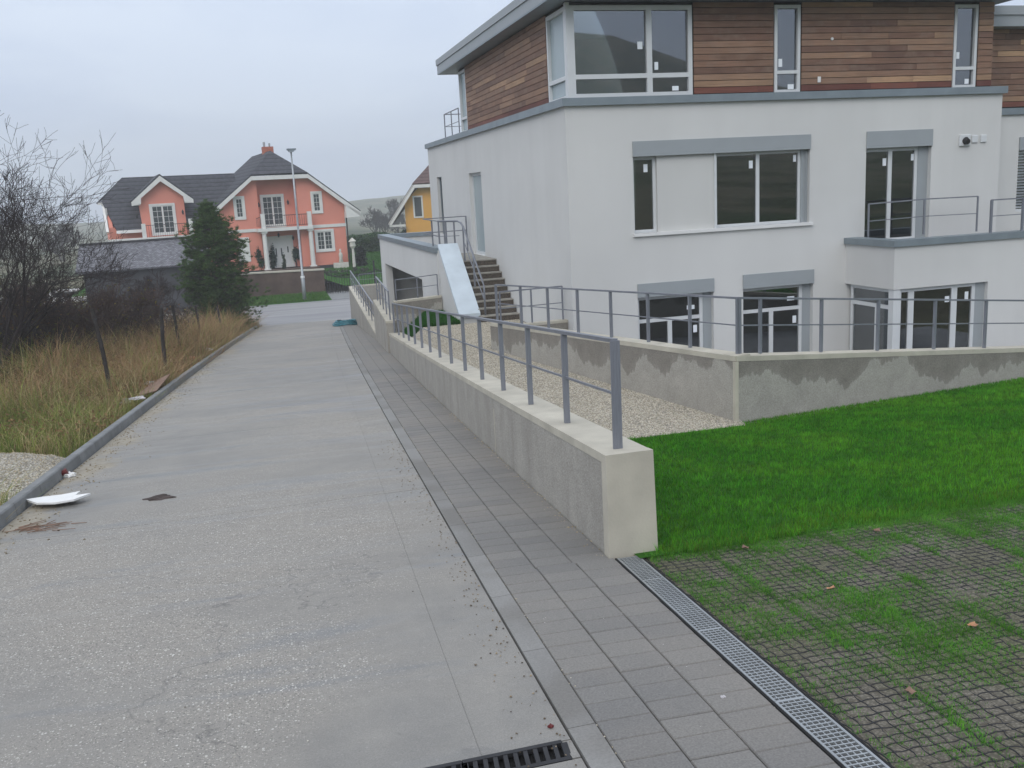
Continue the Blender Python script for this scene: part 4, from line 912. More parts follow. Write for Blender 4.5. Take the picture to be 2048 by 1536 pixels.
# ================================================================== garage
ga = empty('garage', (5.3, 28.2, -5.5), 'flat roofed white garage block with grey parapet beside the house', 'garage')
FG = Fr((5.3, 0, 0), (0, 1, 0), (-1, 0, 0))
m = MB(); holed(m, FG, 28.2, 41.4, -7, -1.74, [(31.2, 40.2, -7, -2.75)], .3); m.box(5.6, 9.5, 41.1, 41.4, -7, -1.741); m.box(5.6, 6.9, 28.2, 28.5, -7, -2.2); m.build('wall', M['render_white'], ga)
m = MB(); m.box(5.24, 5.66, 28.2, 41.46, -1.74, -1.58); m.box(5.661, 9.5, 41.04, 41.46, -1.74, -1.58); m.build('parapet_coping', M['flashing'], ga)
m = MB(); m.box(5.6, 9.4, 28.5, 41.1, -2.3, -2.15); m.build('flat_roof', M['ramp_grey'], ga)
m = MB(); m.box(8.2, 8.3, 28.5, 41.1, -7, -2.3); m.build('inner_wall', M['pale_plaster'], ga)
m = MB(); m.box(5.9, 5.98, 31.3, 33.4, -5.2, -3.0); m.build('garage_door', M['brown_wall'], ga)

# ================================================================== vegetation tools
def twigs_mesh(name, segs, mat, parent, sides=3):
    A = np.array([s[0] for s in segs]); B = np.array([s[1] for s in segs]); ra = np.array([s[2] for s in segs]); rb = np.array([s[3] for s in segs])
    d = B-A; d /= np.linalg.norm(d, axis=1)[:, None]+1e-9; up = np.where(np.abs(d[:, 2:3]) < .9, np.array([[0, 0, 1.]]), np.array([[1., 0, 0]]))
    x = np.cross(d, up); x /= np.linalg.norm(x, axis=1)[:, None]; y = np.cross(d, x); n = len(A); V = np.zeros((n, 2*sides, 3))
    for k in range(sides):
        a = 2*np.pi*k/sides; dirv = x*np.cos(a)+y*np.sin(a); V[:, k] = A+dirv*ra[:, None]; V[:, sides+k] = B+dirv*rb[:, None]
    o = (np.arange(n)*2*sides)[:, None]; Fq = np.concatenate([np.stack([o[:, 0]+k, o[:, 0]+(k+1) % sides, o[:, 0]+sides+(k+1) % sides, o[:, 0]+sides+k], 1) for k in range(sides)])
    return np_mesh(name, V.reshape(-1, 3), Fq, mat, nside=4, parent=parent)
def grow(p, d, L, r, depth, segs, spread=.55, wob=.18, split=(2, 4), up=.12, rmin=.004, shrink=(.62, .85), tips=None):
    n = 3; q = p
    for i in range(n):
        d = d+np.array([random.gauss(0, wob), random.gauss(0, wob), random.gauss(0, wob)])*.6; d[2] += up*.3; d = d/np.linalg.norm(d)
        e = q+d*L/n; r2 = max(r*(1-.3/n), rmin); segs.append((q, e, r, r2)); q = e; r = r2
        if depth > 0 and i > 0 and random.random() < .75:
            s_ = d+np.array([random.gauss(0, spread) for _ in range(3)]); s_[2] += up*.5; s_ /= np.linalg.norm(s_)
            grow(q, s_, L*random.uniform(*shrink)*.8, max(r*.55, rmin), depth-1, segs, spread, wob, split, up, rmin, shrink, tips)
    if depth > 0:
        for _ in range(random.randint(*split)):
            s_ = d+np.array([random.gauss(0, spread) for _ in range(3)]); s_[2] += up; s_ /= np.linalg.norm(s_)
            grow(q, s_, L*random.uniform(*shrink), max(r*.68, rmin), depth-1, segs, spread, wob, split, up, rmin, shrink, tips)
    elif tips is not None: tips.append(q)
def leaves(P, size, C, flat=0.):
    n = len(P); a = RNG.normal(0, 1, (n, 3)); a /= np.linalg.norm(a, axis=1)[:, None]; b = RNG.normal(0, 1, (n, 3)); b -= a*(a*b).sum(1)[:, None]; b /= np.linalg.norm(b, axis=1)[:, None]
    s = size[:, None]; V = np.stack([P-a*s, P+b*s*.45, P+a*s, P-b*s*.45], 1).reshape(-1, 3); return V, np.arange(4*n).reshape(-1, 4), np.repeat(C, 4, 0)
plain('twig_dark', (.04, .031, .031), .95, .3, 2); plain('twig_brown', (.075, .05, .042), .95, .3, 2)
def bare(name, loc, stems, L, r, depth, label, mat='twig_dark', spread=.55, up=.12, lean=(0, 0), leafc=None, leafn=0, rmin=.006, cat='tree', cone=.35, shrink=(.62, .85), group=None, split=(2, 3)):
    e = empty(name, loc, label, cat, group); segs = []; tips = []; P = np.array(loc, float)
    for k in range(stems):
        a = random.uniform(0, 6.28); d = np.array([math.cos(a)*cone*random.uniform(.3, 1)+lean[0], math.sin(a)*cone*random.uniform(.3, 1)+lean[1], 1.]); d /= np.linalg.norm(d)
        grow(P+np.array([math.cos(a)*.15, math.sin(a)*.15, -.1])*(stems > 1), d, L*random.uniform(.8, 1.15), r, depth, segs, spread, .2, split, up, rmin, shrink, tips)
    thick = [s for s in segs if s[2] > r*.45]; thin = [s for s in segs if s[2] <= r*.45]
    twigs_mesh('trunk', thick, M[mat], e, 5); twigs_mesh('branches', thin, M[mat], e, 3)
    if leafn:
        T = np.array(tips)[RNG.integers(0, len(tips), leafn)]+RNG.normal(0, .12, (leafn, 3)); C = np.array(leafc)[RNG.integers(0, len(leafc), leafn)]*RNG.uniform(.6, 1.3, (leafn, 1))
        V, Fq, c = leaves(T, RNG.uniform(.03, .07, leafn), C); np_mesh('leaves', V, Fq, M['foliage'], c, e, 4)
    return e
def gzs(x, y): return float(gz(np.array([x]), np.array([y]))[0])
def shrub(name, loc, rx, ry, h, n, cols, size, label, cat='shrub', trunk=True, top=.5, group=None, shell=.35):
    """leafy mass: leaf faces gathered in clumps through an uneven volume"""
    e = empty(name, loc, label, cat, group); nc = max(10, n//220); cc = RNG.normal(0, 1, (nc, 3)); cc /= np.linalg.norm(cc, axis=1)[:, None]; cc *= (RNG.random(nc)**shell)[:, None]
    cc = cc*np.array([rx, ry, h/2])*.86+np.array([0, 0, h*.5]); w_ = 1-top*np.clip(cc[:, 2:3]/h, 0, 1); cc[:, :2] *= w_
    k = RNG.integers(0, nc, n); P = cc[k]+RNG.normal(0, 1, (n, 3))*np.array([rx, ry, h/2])*.16; P[:, 2] = np.clip(P[:, 2], .02, None)
    sh = RNG.uniform(.65, 1.3, nc)[k]; C = lerpc(RNG.random(n), cols[0], cols[1])*sh[:, None]
    V, Fq, c = leaves(P+np.array(loc), RNG.uniform(.7, 1.3, n)*size, C); np_mesh('crown', V, Fq, M['foliage'], c, e, 4)
    if trunk:
        m = MB(); m.tube([(loc[0], loc[1], loc[2]-.05), (loc[0], loc[1], loc[2]+h*.7)], [max(.03, h*.03), .01], 6); m.build('trunk', M['bark_dark'], e)
    return e

# ================================================================== left side: kerb verge, weeds, thicket
n = 260000
y = 10.5+RNG.random(n)**1.25*44; x = xl(y)-.17-RNG.random(n)**1.3*14.5
heap = np.exp(-(((x+3.9)/1.25)**2+((y-14.3)/2.1)**2)**1.5)
t = fbm(x*.35+7, y*.35, 51); t3 = fbm(x*1.1, y*1.1, 57)
kp = (heap < .22) & (RNG.random(n) < .25+.95*t3) & (x > -13)
x, y, t, t3 = x[kp], y[kp], t[kp], t3[kp]; n = len(x); dk = xl(y)-x
brown = np.clip((y-17)/9, 0, 1)*np.clip(1.35-np.abs(dk-2.0)/4, .2, 1)
straw = lerpc(RNG.random(n), (.26, .21, .1), (.47, .39, .21)); grn = lerpc(RNG.random(n), (.1, .15, .035), (.24, .27, .07)); brn = lerpc(RNG.random(n), (.19, .12, .065), (.36, .235, .125))
sel = RNG.random(n); pg = np.clip((t3-.27)*2.4+.35*np.clip((21-y)/6, 0, 1), .2, .85); C = np.where((sel < pg)[:, None], grn, straw); C = np.where((RNG.random(n) < brown*.75)[:, None], brn, C)
C = C*(.75+.6*vn(x*2, y*2, 61))[:, None]*RNG.uniform(.7, 1.35, n)[:, None]
Hh = RNG.uniform(.28, .8, n)*(.6+1.0*t)*(.6+.8*vn(x*1.3, y*1.3, 63))*(1+.95*brown)*np.clip(.35+dk*1.1, .35, 1); Wd = RNG.uniform(.006, .013, n)*(1+.03*(y-12))
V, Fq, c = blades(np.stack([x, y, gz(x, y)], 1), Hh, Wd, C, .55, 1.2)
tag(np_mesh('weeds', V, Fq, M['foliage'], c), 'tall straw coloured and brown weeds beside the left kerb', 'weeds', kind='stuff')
# bushy seed heads in the weeds
n = 26000; y = 17+RNG.random(n)*34; x = xl(y)-.45-RNG.random(n)**1.4*7; cl = vn(x*.9, y*.9, 71); k = cl > .45; x, y = x[k], y[k]; n = len(x)
V, Fq, c = leaves(np.stack([x, y, gz(x, y)+RNG.uniform(.25, 1.15, n)*np.clip(.5+(y-17)/25, .5, 1)], 1), RNG.uniform(.02, .05, n), lerpc(RNG.random(n), (.15, .09, .05), (.32, .21, .1)))
tag(np_mesh('seed_heads', V, Fq, M['foliage'], c, None, 4), 'brown dry seed heads above the weeds', 'weeds', kind='stuff')
# pale gravel heap against the kerb
hx, hy = np.meshgrid(np.linspace(-5.7, -2.5, 36), np.linspace(11.4, 17.6, 46)); hh = np.exp(-(((hx+3.9)/1.25)**2+((hy-14.3)/2.1)**2)**1.5)
hz = gz(hx, hy)-.03+.5*hh*(.75+.5*fbm(hx*1.5, hy*1.5, 77)); iq = np.arange(hx.size).reshape(hx.shape); hx2 = np.minimum(hx, xl(hy)-.16)
gh = np_mesh('gravel_heap', np.stack([hx2, hy, hz], -1).reshape(-1, 3), np.stack([iq[:-1, :-1], iq[:-1, 1:], iq[1:, 1:], iq[1:, :-1]], -1).reshape(-1, 4), M['gravel_bed'], nside=4)
tag(gh, 'low heap of pale gravel behind the left kerb', 'gravel heap')
n = 7000; x = RNG.uniform(-5.5, -2.6, n); y = RNG.uniform(11.5, 17.3, n); hh = np.exp(-(((x+3.9)/1.25)**2+((y-14.3)/2.1)**2)**1.5); k = (hh > .1) & (x < xl(y)-.17); x, y, hh = x[k], y[k], hh[k]; n = len(x)
pebbles('heap_stones', np.stack([x, y, gz(x, y)-.03+.5*hh*(.75+.5*fbm(x*1.5, y*1.5, 77))], 1), RNG.uniform(.006, .02, n), lerpc(RNG.random(n), (.3, .25, .17), (.58, .5, .37)), gh)
# leaning fence posts
def fence_post(b, t_, r, label):
    e = empty('fence_post', b, label, 'post', 'old fence posts along the verge'); b = Vector(b); t_ = Vector(t_); m = MB(); md = b.lerp(t_, .5)+Vector((random.uniform(-.03, .03), 0, 0))
    m.tube([b-Vector((0, 0, .3)), md, t_], [r, r*.95, r*.85], 7); m.build('pole', M['post_wood'], e)
    m = MB(); dd = (t_-b)
    for q in (.35, .62, .88): c_ = b+dd*q; m.tube([c_-Vector((0, 0, .012)), c_+Vector((0, 0, .012))], r*1.12, 7)
    m.build('wire_wrap', M['black_iron'], e)
fence_post((-3.45, 22.9, -4.05), (-3.62, 22.9, -2.13), .05, 'nearest leaning dark fence post in the weeds')
fence_post((-2.66, 27.2, -4.4), (-2.57, 27.2, -2.62), .055, 'thick upright dark fence post, left one of the close pair')
fence_post((-2.62, 32.6, -4.85), (-2.72, 32.6, -3.1), .05, 'leaning dark fence post, right one of the close pair')
fence_post((-2.3, 38.5, -5.3), (-2.38, 38.5, -3.75), .045, 'thin fence post in the brown weeds before the pine')
fence_post((-1.7, 43.5, -5.7), (-1.78, 43.5, -4.3), .045, 'farthest thin fence post, under the right side of the pine')
# bare trees and shrubs
random.seed(11)
bare('bare_tree', (-7.9, 29.5, gzs(-7.9, 29.5)), 15, 2.3, .075, 6, 'tallest leafless tree at the left edge, reaching into the sky', spread=.5, up=.12, rmin=.0045, cone=.75, split=(1, 2), shrink=(.66, .86))
bare('bare_tree', (-5.0, 44.8, -5.6), 2, 1.3, .09, 5, 'small leafless fruit tree in front of the dark shed', spread=.6, up=.1, rmin=.01, cone=.6)
for (x_, y_, hL, dp_, lb, mt) in ((-6.9, 34.5, 1.0, 5, 'leafless brown shrub behind the nearest fence post', 'twig_brown'), (-5.6, 36.8, 1.05, 5, 'leafless brown shrub left of the small fruit tree', 'twig_brown'),
                          (-9.3, 33.2, .95, 5, 'dark leafless shrub under the tallest bare tree', 'twig_dark'), (-11.0, 37.0, 1.1, 5, 'dark leafless shrub at the far left edge', 'twig_dark'), (-4.4, 39.5, .8, 4, 'low leafless shrub right of the small fruit tree', 'twig_brown'), (-8.2, 38.5, 1.15, 5, 'broad leafless shrub in the middle of the dark thicket', 'twig_brown'), (-10.4, 31.0, .95, 5, 'dark leafless shrub cut by the left picture edge', 'twig_dark'), (-7.6, 32.0, .8, 5, 'low dark leafless shrub right below the tallest bare tree', 'twig_dark')):
    bare('bare_shrub', (x_, y_, gzs(x_, y_)), 9, hL, .03, dp_, lb, mt, .6, .16, leafc=[(.16, .13, .03), (.1, .1, .03), (.16, .08, .03)], leafn=900, rmin=.007, cat='shrub', cone=1.0, group='leafless shrubs on the verge')
shrub('bramble', (-8.4, 30.5, gzs(-8.4, 30.5)), 2.6, 2.0, 1.7, 9000, ((.035, .04, .015), (.11, .1, .03)), .06, 'dark bramble thicket with olive leaves at the left edge', trunk=True)
shrub('bramble', (-11.5, 36.5, gzs(-11.5, 36.5)), 3.5, 2.0, 2.0, 9000, ((.03, .032, .018), (.09, .08, .035)), .07, 'far dark bramble bank behind the bare shrubs', trunk=True)
shrub('bramble', (-6.4, 40.5, gzs(-6.4, 40.5)), 2.6, 1.5, 1.5, 6000, ((.04, .034, .02), (.1, .08, .035)), .07, 'brown bramble bank in front of the shed', trunk=True)
shrub('bramble', (-6.6, 27.2, gzs(-6.6, 27.2)), 1.6, 1.5, 1.0, 4200, ((.05, .055, .015), (.17, .14, .035)), .05, 'yellowish bramble low in front of the bare tree', trunk=True)
# pine
def pine(loc, h, label):
    e = empty('pine_tree', loc, label, 'tree'); P = np.array(loc); segs = [(P+np.array([0, 0, h*a]), P+np.array([0, 0, h*(a+.1)]), .13*(1-a)+.02, .13*(.9-a)+.02) for a in np.arange(0, .95, .1)]
    tw = []; tuft = []
    z = .35
    while z < h-.1:
        f_ = z/h; R = 1.8*(math.sin(min(1, (1-f_)*1.75)*math.pi/2)**.9)*(.85+.3*random.random())*(.72+.28*min(1, f_*4))
        for k in range(11):
            a = random.uniform(0, 6.28); rr = R*random.uniform(.7, 1.02); b0 = P+np.array([0, 0, z]); b1 = b0+np.array([math.cos(a)*rr, math.sin(a)*rr, rr*random.uniform(.1, .5)]); tw.append((b0, b1, .03, .01))
            for q in range(int(6+rr*9)):
                s_ = random.uniform(.25, 1.05); c_ = b0+(b1-b0)*s_+np.array([random.gauss(0, .12), random.gauss(0, .12), random.gauss(.05, .11)]); tuft.append(c_)
        z += .21
    # a side leader gives the tree its uneven right shoulder
    for k in range(170): tuft.append(P+np.array([1.25, -.2, 1.2])+np.array([random.gauss(0, .4), random.gauss(0, .4), random.gauss(0, .55)]))
    twigs_mesh('trunk', segs, M['bark_dark'], e, 6); twigs_mesh('branches', tw, M['bark_dark'], e, 3)
    T = np.array(tuft); nn = 30; n = len(T)*nn; Pn = np.repeat(T, nn, 0); d = RNG.normal(0, 1, (n, 3)); d[:, 2] = np.abs(d[:, 2])*.8+.25; d /= np.linalg.norm(d, axis=1)[:, None]
    L = RNG.uniform(.11, .24, n)[:, None]; s_ = np.cross(d, RNG.normal(0, 1, (n, 3))); s_ /= np.linalg.norm(s_, axis=1)[:, None]; w_ = .011
    V = np.stack([Pn-s_*w_, Pn+s_*w_, Pn+d*L], 1).reshape(-1, 3); sh = np.repeat(RNG.uniform(.55, 1.35, len(T)), nn)
    C = lerpc(RNG.random(n), (.035, .08, .024), (.095, .165, .042))*sh[:, None]; C = np.where((RNG.random(n) < .04)[:, None], np.array([[.1, .085, .03]]), C)
    np_mesh('crown', V, np.arange(3*n).reshape(-1, 3), M['foliage'], np.repeat(C, 3, 0), e)
pine((-1.95, 49.5, -6.15), 6.2, 'dense dark green pine tree standing at the bottom of the road')

# ================================================================== pink house
PK = empty('pink_house', (7.84, 83.34, -5.41), 'salmon pink house with dark half hipped roof, white trim and front balcony', 'house', rz=math.radians(9))
LO = Fr((0, 0, 0), (1, 0, 0), (0, -1, 0))
def part(name, mat, fn, parent=PK): m = MB(); fn(m); return m.build(name, M[mat], parent, local=True)
CXm, HWm = -5.28, 5.28
def zg(s): return 7.5-.73*(abs(s-CXm)-2.3) if abs(s-CXm) > 2.3 else 7.5
def poly_wall(m, pts, n0, n1): m.prism([(a, n0, b) for a, b in pts], [(a, n1, b) for a, b in pts])
# main block with a recessed middle (balcony loggia upstairs, porch downstairs)
part('side_wing_wall', 'pink', lambda m: (poly_wall(m, [(-2.2-1.7, -1.2), (0, -1.2), (0, zg(0)-.1), (-2.98, zg(-2.98)-.1), (-3.9, 7.4)], 0, 11)))
part('side_wing_wall', 'pink', lambda m: (poly_wall(m, [(-10.56, -1.2), (-7.17, -1.2), (-7.17, 7.4), (-7.58, 7.4), (-10.56, zg(-10.56)-.1)], 0, 11)))
part('recessed_wall', 'pink', lambda m: (m.box(-7.165, -3.905, 1.0, 11, -1.2, 7.38)))
part('wall_plinth', 'dark_wall', lambda m: m.box(-10.6, .04, -.04, 11, -1.6, -.05))
def rf(m):
    a = .55; e0 = zg(CXm+6.6); s1 = CXm+6.6; s0 = CXm-6.6; zt = 9.75
    pr = lambda s, n, z: (s, n, z)
    m.slab([pr(s1, -a, e0), pr(s1, 12, e0), pr(CXm, 12, zt), pr(CXm, 2.6, zt), pr(CXm+2.3, -a, 7.75)], .16)
    m.slab([pr(s0, 12, e0), pr(s0, -a, e0), pr(CXm-2.3, -a, 7.75), pr(CXm, 2.6, zt), pr(CXm, 12, zt)], .16)
    m.slab([pr(CXm-2.3, -a-.05, 7.75), pr(CXm+2.3, -a-.05, 7.75), pr(CXm, 2.6, zt)], .16)
roof = part('roof', 'roof_dark', rf)
def barge(m):
    a = -.57
    for sg in (-1, 1):
        p0 = (CXm+sg*2.3, 7.62); p1 = (CXm+sg*6.55, zg(CXm+6.55)-.1)
        m.prism([(p0[0], a, p0[1]), (p1[0], a, p1[1]), (p1[0], a, p1[1]-.42), (p0[0], a, p0[1]-.34)], [(p0[0], a+.08, p0[1]), (p1[0], a+.08, p1[1]), (p1[0], a+.08, p1[1]-.42), (p0[0], a+.08, p0[1]-.34)])
        s_in = CXm+sg*5.3; m.prism([(s_in, a, zg(0)-.35), (p1[0], a, p1[1]-.1), (p1[0], a, p1[1]-.42), (s_in, a, p1[1]-.46)], [(s_in, -.01, zg(0)-.35), (p1[0], -.01, p1[1]-.1), (p1[0], -.01, p1[1]-.42), (s_in, -.01, p1[1]-.46)])
    m.box(CXm-2.32, CXm+2.32, a, a+.5, 7.28, 7.6)
part('barge_board', 'trim_white', barge, roof)
ch = part('chimney', 'chimney_brick', lambda m: m.box(-5.5, -4.6, 4.6, 5.3, 9.0, 10.2), roof)
part('chimney_pots', 'galvanised', lambda m: (m.tube([(-5.3, 5, 10.15), (-5.3, 5, 10.6)], .1, 8), m.tube([(-4.85, 5, 10.15), (-4.85, 5, 10.5)], .08, 8)), roof)
part('floor_band', 'trim_white', lambda m: m.box(-10.6, -7.55, -.07, .01, 3.12, 3.38)); part('floor_band', 'trim_white', lambda m: m.box(-2.95, .06, -.07, .01, 3.12, 3.38))
def pwin(u0, u1, z0, z1, cols, n=0., sur=.18, muntin=True, parent=PK, name='window', glass='far_glass', nrow=4):
    o = part(name, 'trim_white', lambda m: (m.box(u0-sur, u0, n-.08, n+.02, z0-sur, z1+sur), m.box(u1, u1+sur, n-.08, n+.02, z0-sur, z1+sur), m.box(u0, u1, n-.08, n+.02, z1, z1+sur), m.box(u0, u1, n-.08, n+.02, z0-sur, z0),
             m.box(u0, u0+.08, n-.03, n+.01, z0, z1), m.box(u1-.08, u1, n-.03, n+.01, z0, z1), m.box(u0+.08, u1-.08, n-.03, n+.01, z0, z0+.08), m.box(u0+.08, u1-.08, n-.03, n+.01, z1-.08, z1),
             [m.box(u0+(u1-u0)*c-.06, u0+(u1-u0)*c+.06, n-.03, n+.012, z0+.08, z1-.08) for c in cols]), parent)
    e = [0]+list(cols)+[1]
    for a, b in zip(e, e[1:]):
        ua, ub = u0+(u1-u0)*a+.07, u0+(u1-u0)*b-.07
        p = part('pane', glass, lambda m: m.box(ua, ub, n-.014, n-.006, z0+.06, z1-.06), o)
        if muntin: part('muntin', 'trim_white', lambda m: (m.box((ua+ub)/2-.013, (ua+ub)/2+.013, n-.024, n-.015, z0+.08, z1-.08), [m.box(ua, ub, n-.023, n-.016, z0+(z1-z0)*q/nrow-.013, z0+(z1-z0)*q/nrow+.013) for q in range(1, nrow)]), o)
    return o
pwin(-8.98, -8.42, 4.35, 5.9, ()); pwin(-2.6, -2.0, 4.5, 6.0, ()); pwin(-2.55, -1.25, 1.25, 2.8, (.5,)); pwin(-9.0, -8.4, .9, 2.55, (), glass='trim_white', muntin=False)
pwin(-6.65, -5.0, 3.55, 5.95, (.5,), n=1.0, sur=.16, name='balcony_door', nrow=5)
d = pwin(-6.5, -4.6, .15, 2.45, (), n=1.0, glass='door_white', muntin=False, name='front_door')
part('door_light', 'far_glass', lambda m: (m.box(-5.95, -5.85, .97, .984, .9, 1.6), m.box(-5.5, -5.4, .97, .984, .9, 1.6), m.box(-4.95, -4.85, .97, .984, 1.2, 1.7)), d)
part('balcony', 'trim_white', lambda m: m.box(-7.55, -2.95, -.75, 1.0, 3.1, 3.36))
for s in (-7.0, -3.15):
    part('column', 'trim_white', lambda m: (m.tube([(s, -.45, -.1), (s, -.45, 3.1)], [.2, .17], 10), m.box(s-.26, s+.26, -.7, -.2, -.15, .05), m.box(s-.24, s+.24, -.68, -.22, 2.95, 3.1)))
for s in (-7.0, -3.15): part('balcony_pier', 'trim_white', lambda m: m.box(s-.16, s+.16, -.65, -.35, 3.36, 4.55))
part('balcony_railing', 'black_iron', lambda m: (m.bar((-6.85, -.5, 4.35), (-3.3, -.5, 4.35), .05, .05), m.bar((-6.85, -.5, 3.5), (-3.3, -.5, 3.5), .04, .04), [m.bar((-6.8+.16*k, -.5, 3.5), (-6.8+.16*k+.04*math.sin(k*1.3), -.5, 4.35), .02, .02, (0, 1, 0)) for k in range(22)],
     m.bar((-7.5, -.4, 4.2), (-7.2, -.5, 4.3), .04, .04), [m.bar((-7.5+.1*k, -.4, 3.5), (-7.5+.1*k, -.4, 4.25), .02, .02, (0, 1, 0)) for k in range(4)]))
for (s, z, n) in ((-6.98, 5.3, .93), (-4.55, 5.4, .93), (-4.4, 2.4, .93), (-5.6, 2.72, .93), (-16.55, 4.95, 1.1), (-13.05, 5.05, 1.1)):
    part('wall_lantern', 'black_iron', lambda m: (m.tube([(s, n-.12, z-.2), (s, n-.12, z+.02), (s, n-.12, z+.16)], [.05, .1, .04], 6), m.bar((s, n-.12, z+.1), (s, n, z+.2), .03, .03)))
part('porch_steps', 'brown_wall', lambda m: [m.box(-7.4, -2.8, -1.4-.3*k, 1.0, -1.4+.0, -.05-.2*k) for k in range(4)])
part('drainpipe', 'black_iron', lambda m: m.tube([(1.2, -.45, 4.35), (.75, -.2, 4.0), (.12, -.1, 3.85), (.1, -.1, 0.)], .06, 6))
# left wing
wing = part('left_wing_wall', 'pink', lambda m: (m.box(-18.7, -10.5, 2.0, 9.5, -1.2, 4.1), m.prism([(-18.7, 2.0, 4.1), (-18.7, 9.5, 4.1), (-18.7, 7.6, 6.2), (-18.7, 3.9, 6.2)], [(-18.4, 2.0, 4.1), (-18.4, 9.5, 4.1), (-18.4, 7.6, 6.2), (-18.4, 3.9, 6.2)])))
def wrf(m):
    e, zr_, nr_ = 3.9, 8.1, 5.75; s0, s1 = -19.15, -8
    hk = -17.1; zk = 6.2; nk = 1.45+(zk-e)/(zr_-e)*(nr_-1.45)
    m.slab([(s0+1.0, 1.45, e), (s1, 1.45, e), (s1, nr_, zr_), (hk, nr_, zr_), (s0+.2, nk, zk)], .16)
    m.slab([(s1, 2*nr_-1.45, e), (s0+1, 2*nr_-1.45, e), (s0+.2, 2*nr_-nk, zk), (hk, nr_, zr_), (s1, nr_, zr_)], .16)
    m.slab([(s0-.15, 2*nr_-nk, zk-.06), (s0-.15, nk, zk-.06), (hk, nr_, zr_)], .14)
wr = part('wing_roof', 'roof_dark', wrf)
part('wing_fascia', 'trim_white', lambda m: (m.box(-18.2, -16.1, 1.4, 1.5, 3.62, 3.86), m.box(-19.25, -18.3, 3.75, 3.85, 5.95, 6.15), m.prism([(-18.75, 1.5, 3.8), (-18.75, 3.8, 6.1), (-18.75, 3.95, 5.9), (-18.75, 1.75, 3.7)], [(-18.95, 1.5, 3.8), (-18.95, 3.8, 6.1), (-18.95, 3.95, 5.9), (-18.95, 1.75, 3.7)])), wr)
dm = part('dormer', 'pink', lambda m: poly_wall(m, [(-16.2, 3.2), (-12.85, 3.2), (-12.85, 6.4), (-14.5, 7.75), (-16.2, 6.4)], 1.2, 5.2))
part('dormer_roof', 'roof_dark', lambda m: (m.slab([(-16.85, .75, 6.15), (-14.5, .75, 8.12), (-14.5, 6.0, 8.12), (-16.85, 3.9, 6.15)], .12), m.slab([(-14.5, .75, 8.12), (-12.15, .75, 6.15), (-12.15, 3.9, 6.15), (-14.5, 6.0, 8.12)], .12)), dm)
part('dormer_barge_board', 'trim_white', lambda m: [(m.prism([(-14.5, .72, 7.98), (-14.5+sg*2.35, .72, 6.02), (-14.5+sg*2.35, .72, 5.72), (-14.5+sg*1.65, .72, 5.85), (-14.5+sg*1.6, .72, 6.3), (-14.5, .72, 7.55)], [(-14.5, .8, 7.98), (-14.5+sg*2.35, .8, 6.02), (-14.5+sg*2.35, .8, 5.72), (-14.5+sg*1.65, .8, 5.85), (-14.5+sg*1.6, .8, 6.3), (-14.5, .8, 7.55)]), m.box(min(-14.5+sg*2.3, -14.5+sg*1.7), max(-14.5+sg*2.3, -14.5+sg*1.7), .8, 1.19, 5.75, 5.95)) for sg in (-1, 1)], dm)
pwin(-15.4, -13.75, 3.45, 5.65, (.5,), n=1.2, sur=.16, name='dormer_door', nrow=5)
pwin(-18.75, -18.7, 4.0, 5.6, (), n=2.9, sur=.05, muntin=False)
part('wing_balcony', 'trim_white', lambda m: (m.box(-19, -12.0, .2, 1.2, 2.95, 3.2), m.box(-16.35, -16.05, .3, .55, 3.2, 4.3), m.box(-12.75, -12.45, .3, .55, 3.2, 4.5)))
part('wing_railing', 'black_iron', lambda m: (m.bar((-16.1, .4, 4.15), (-12.7, .4, 4.15), .04, .04), [m.bar((-16.0+.17*k, .4, 3.2), (-16.0+.17*k, .4, 4.15), .018, .018, (0, 1, 0)) for k in range(20)]))
# ------------------------------------------------------------------ yellow house
YH = empty('yellow_house', (15.1, 96.2, -5.0), 'yellow house with brown half hipped roof behind the garage', 'house', rz=math.radians(-12))
def yp_(name, mat, fn, parent=YH): m = MB(); fn(m); return m.build(name, M[mat], parent, local=True)
yp_('wall', 'yellow', lambda m: poly_wall(m, [(0, -1), (7.4, -1), (7.4, 4.4), (5.8, 5.8), (1.6, 5.8), (0, 4.4)], 0, 9))
def yrf(m):
    c, e, zt = 3.7, 2.35, 9.0
    m.slab([(-1.75, -.9, e), (c-2.7, -.9, 6.15), (c, 2.2, zt), (c, 10, zt), (-1.75, 10, e)], .16); m.slab([(2*c+1.75, 10, e), (c, 10, zt), (c, 2.2, zt), (c+2.7, -.9, 6.15), (2*c+1.75, -.9, e)], .16); m.slab([(c-2.75, -.95, 6.15), (c+2.75, -.95, 6.15), (c, 2.2, zt)], .16)
yr = yp_('roof', 'roof_brown', yrf)
yp_('barge_board', 'trim_white', lambda m: (m.prism([(1.0, -.92, 6.05), (-1.72, -.92, 2.3), (-1.4, -.92, 2.15), (1.15, -.92, 5.65)], [(1.0, -.8, 6.05), (-1.72, -.8, 2.3), (-1.4, -.8, 2.15), (1.15, -.8, 5.65)]), m.prism([(6.4, -.92, 6.05), (9.12, -.92, 2.3), (8.8, -.92, 2.15), (6.25, -.92, 5.65)], [(6.4, -.8, 6.05), (9.12, -.8, 2.3), (8.8, -.8, 2.15), (6.25, -.8, 5.65)]), m.box(1.0, 6.4, -.92, -.1, 5.72, 6.03), m.box(-1.6, -.02, -.8, -.1, 2.0, 2.2)), yr)
for u in (1.0, 3.1):
    o = yp_('window', 'trim_white', lambda m: (m.box(u-.15, u, -.08, .02, 2.75, 4.95), m.box(u+.7, u+.85, -.08, .02, 2.75, 4.95), m.box(u, u+.7, -.08, .02, 4.8, 4.95), m.box(u, u+.7, -.08, .02, 2.75, 2.9)))
    yp_('pane', 'far_glass', lambda m: m.box(u, u+.7, -.02, -.005, 2.9, 4.8), o)
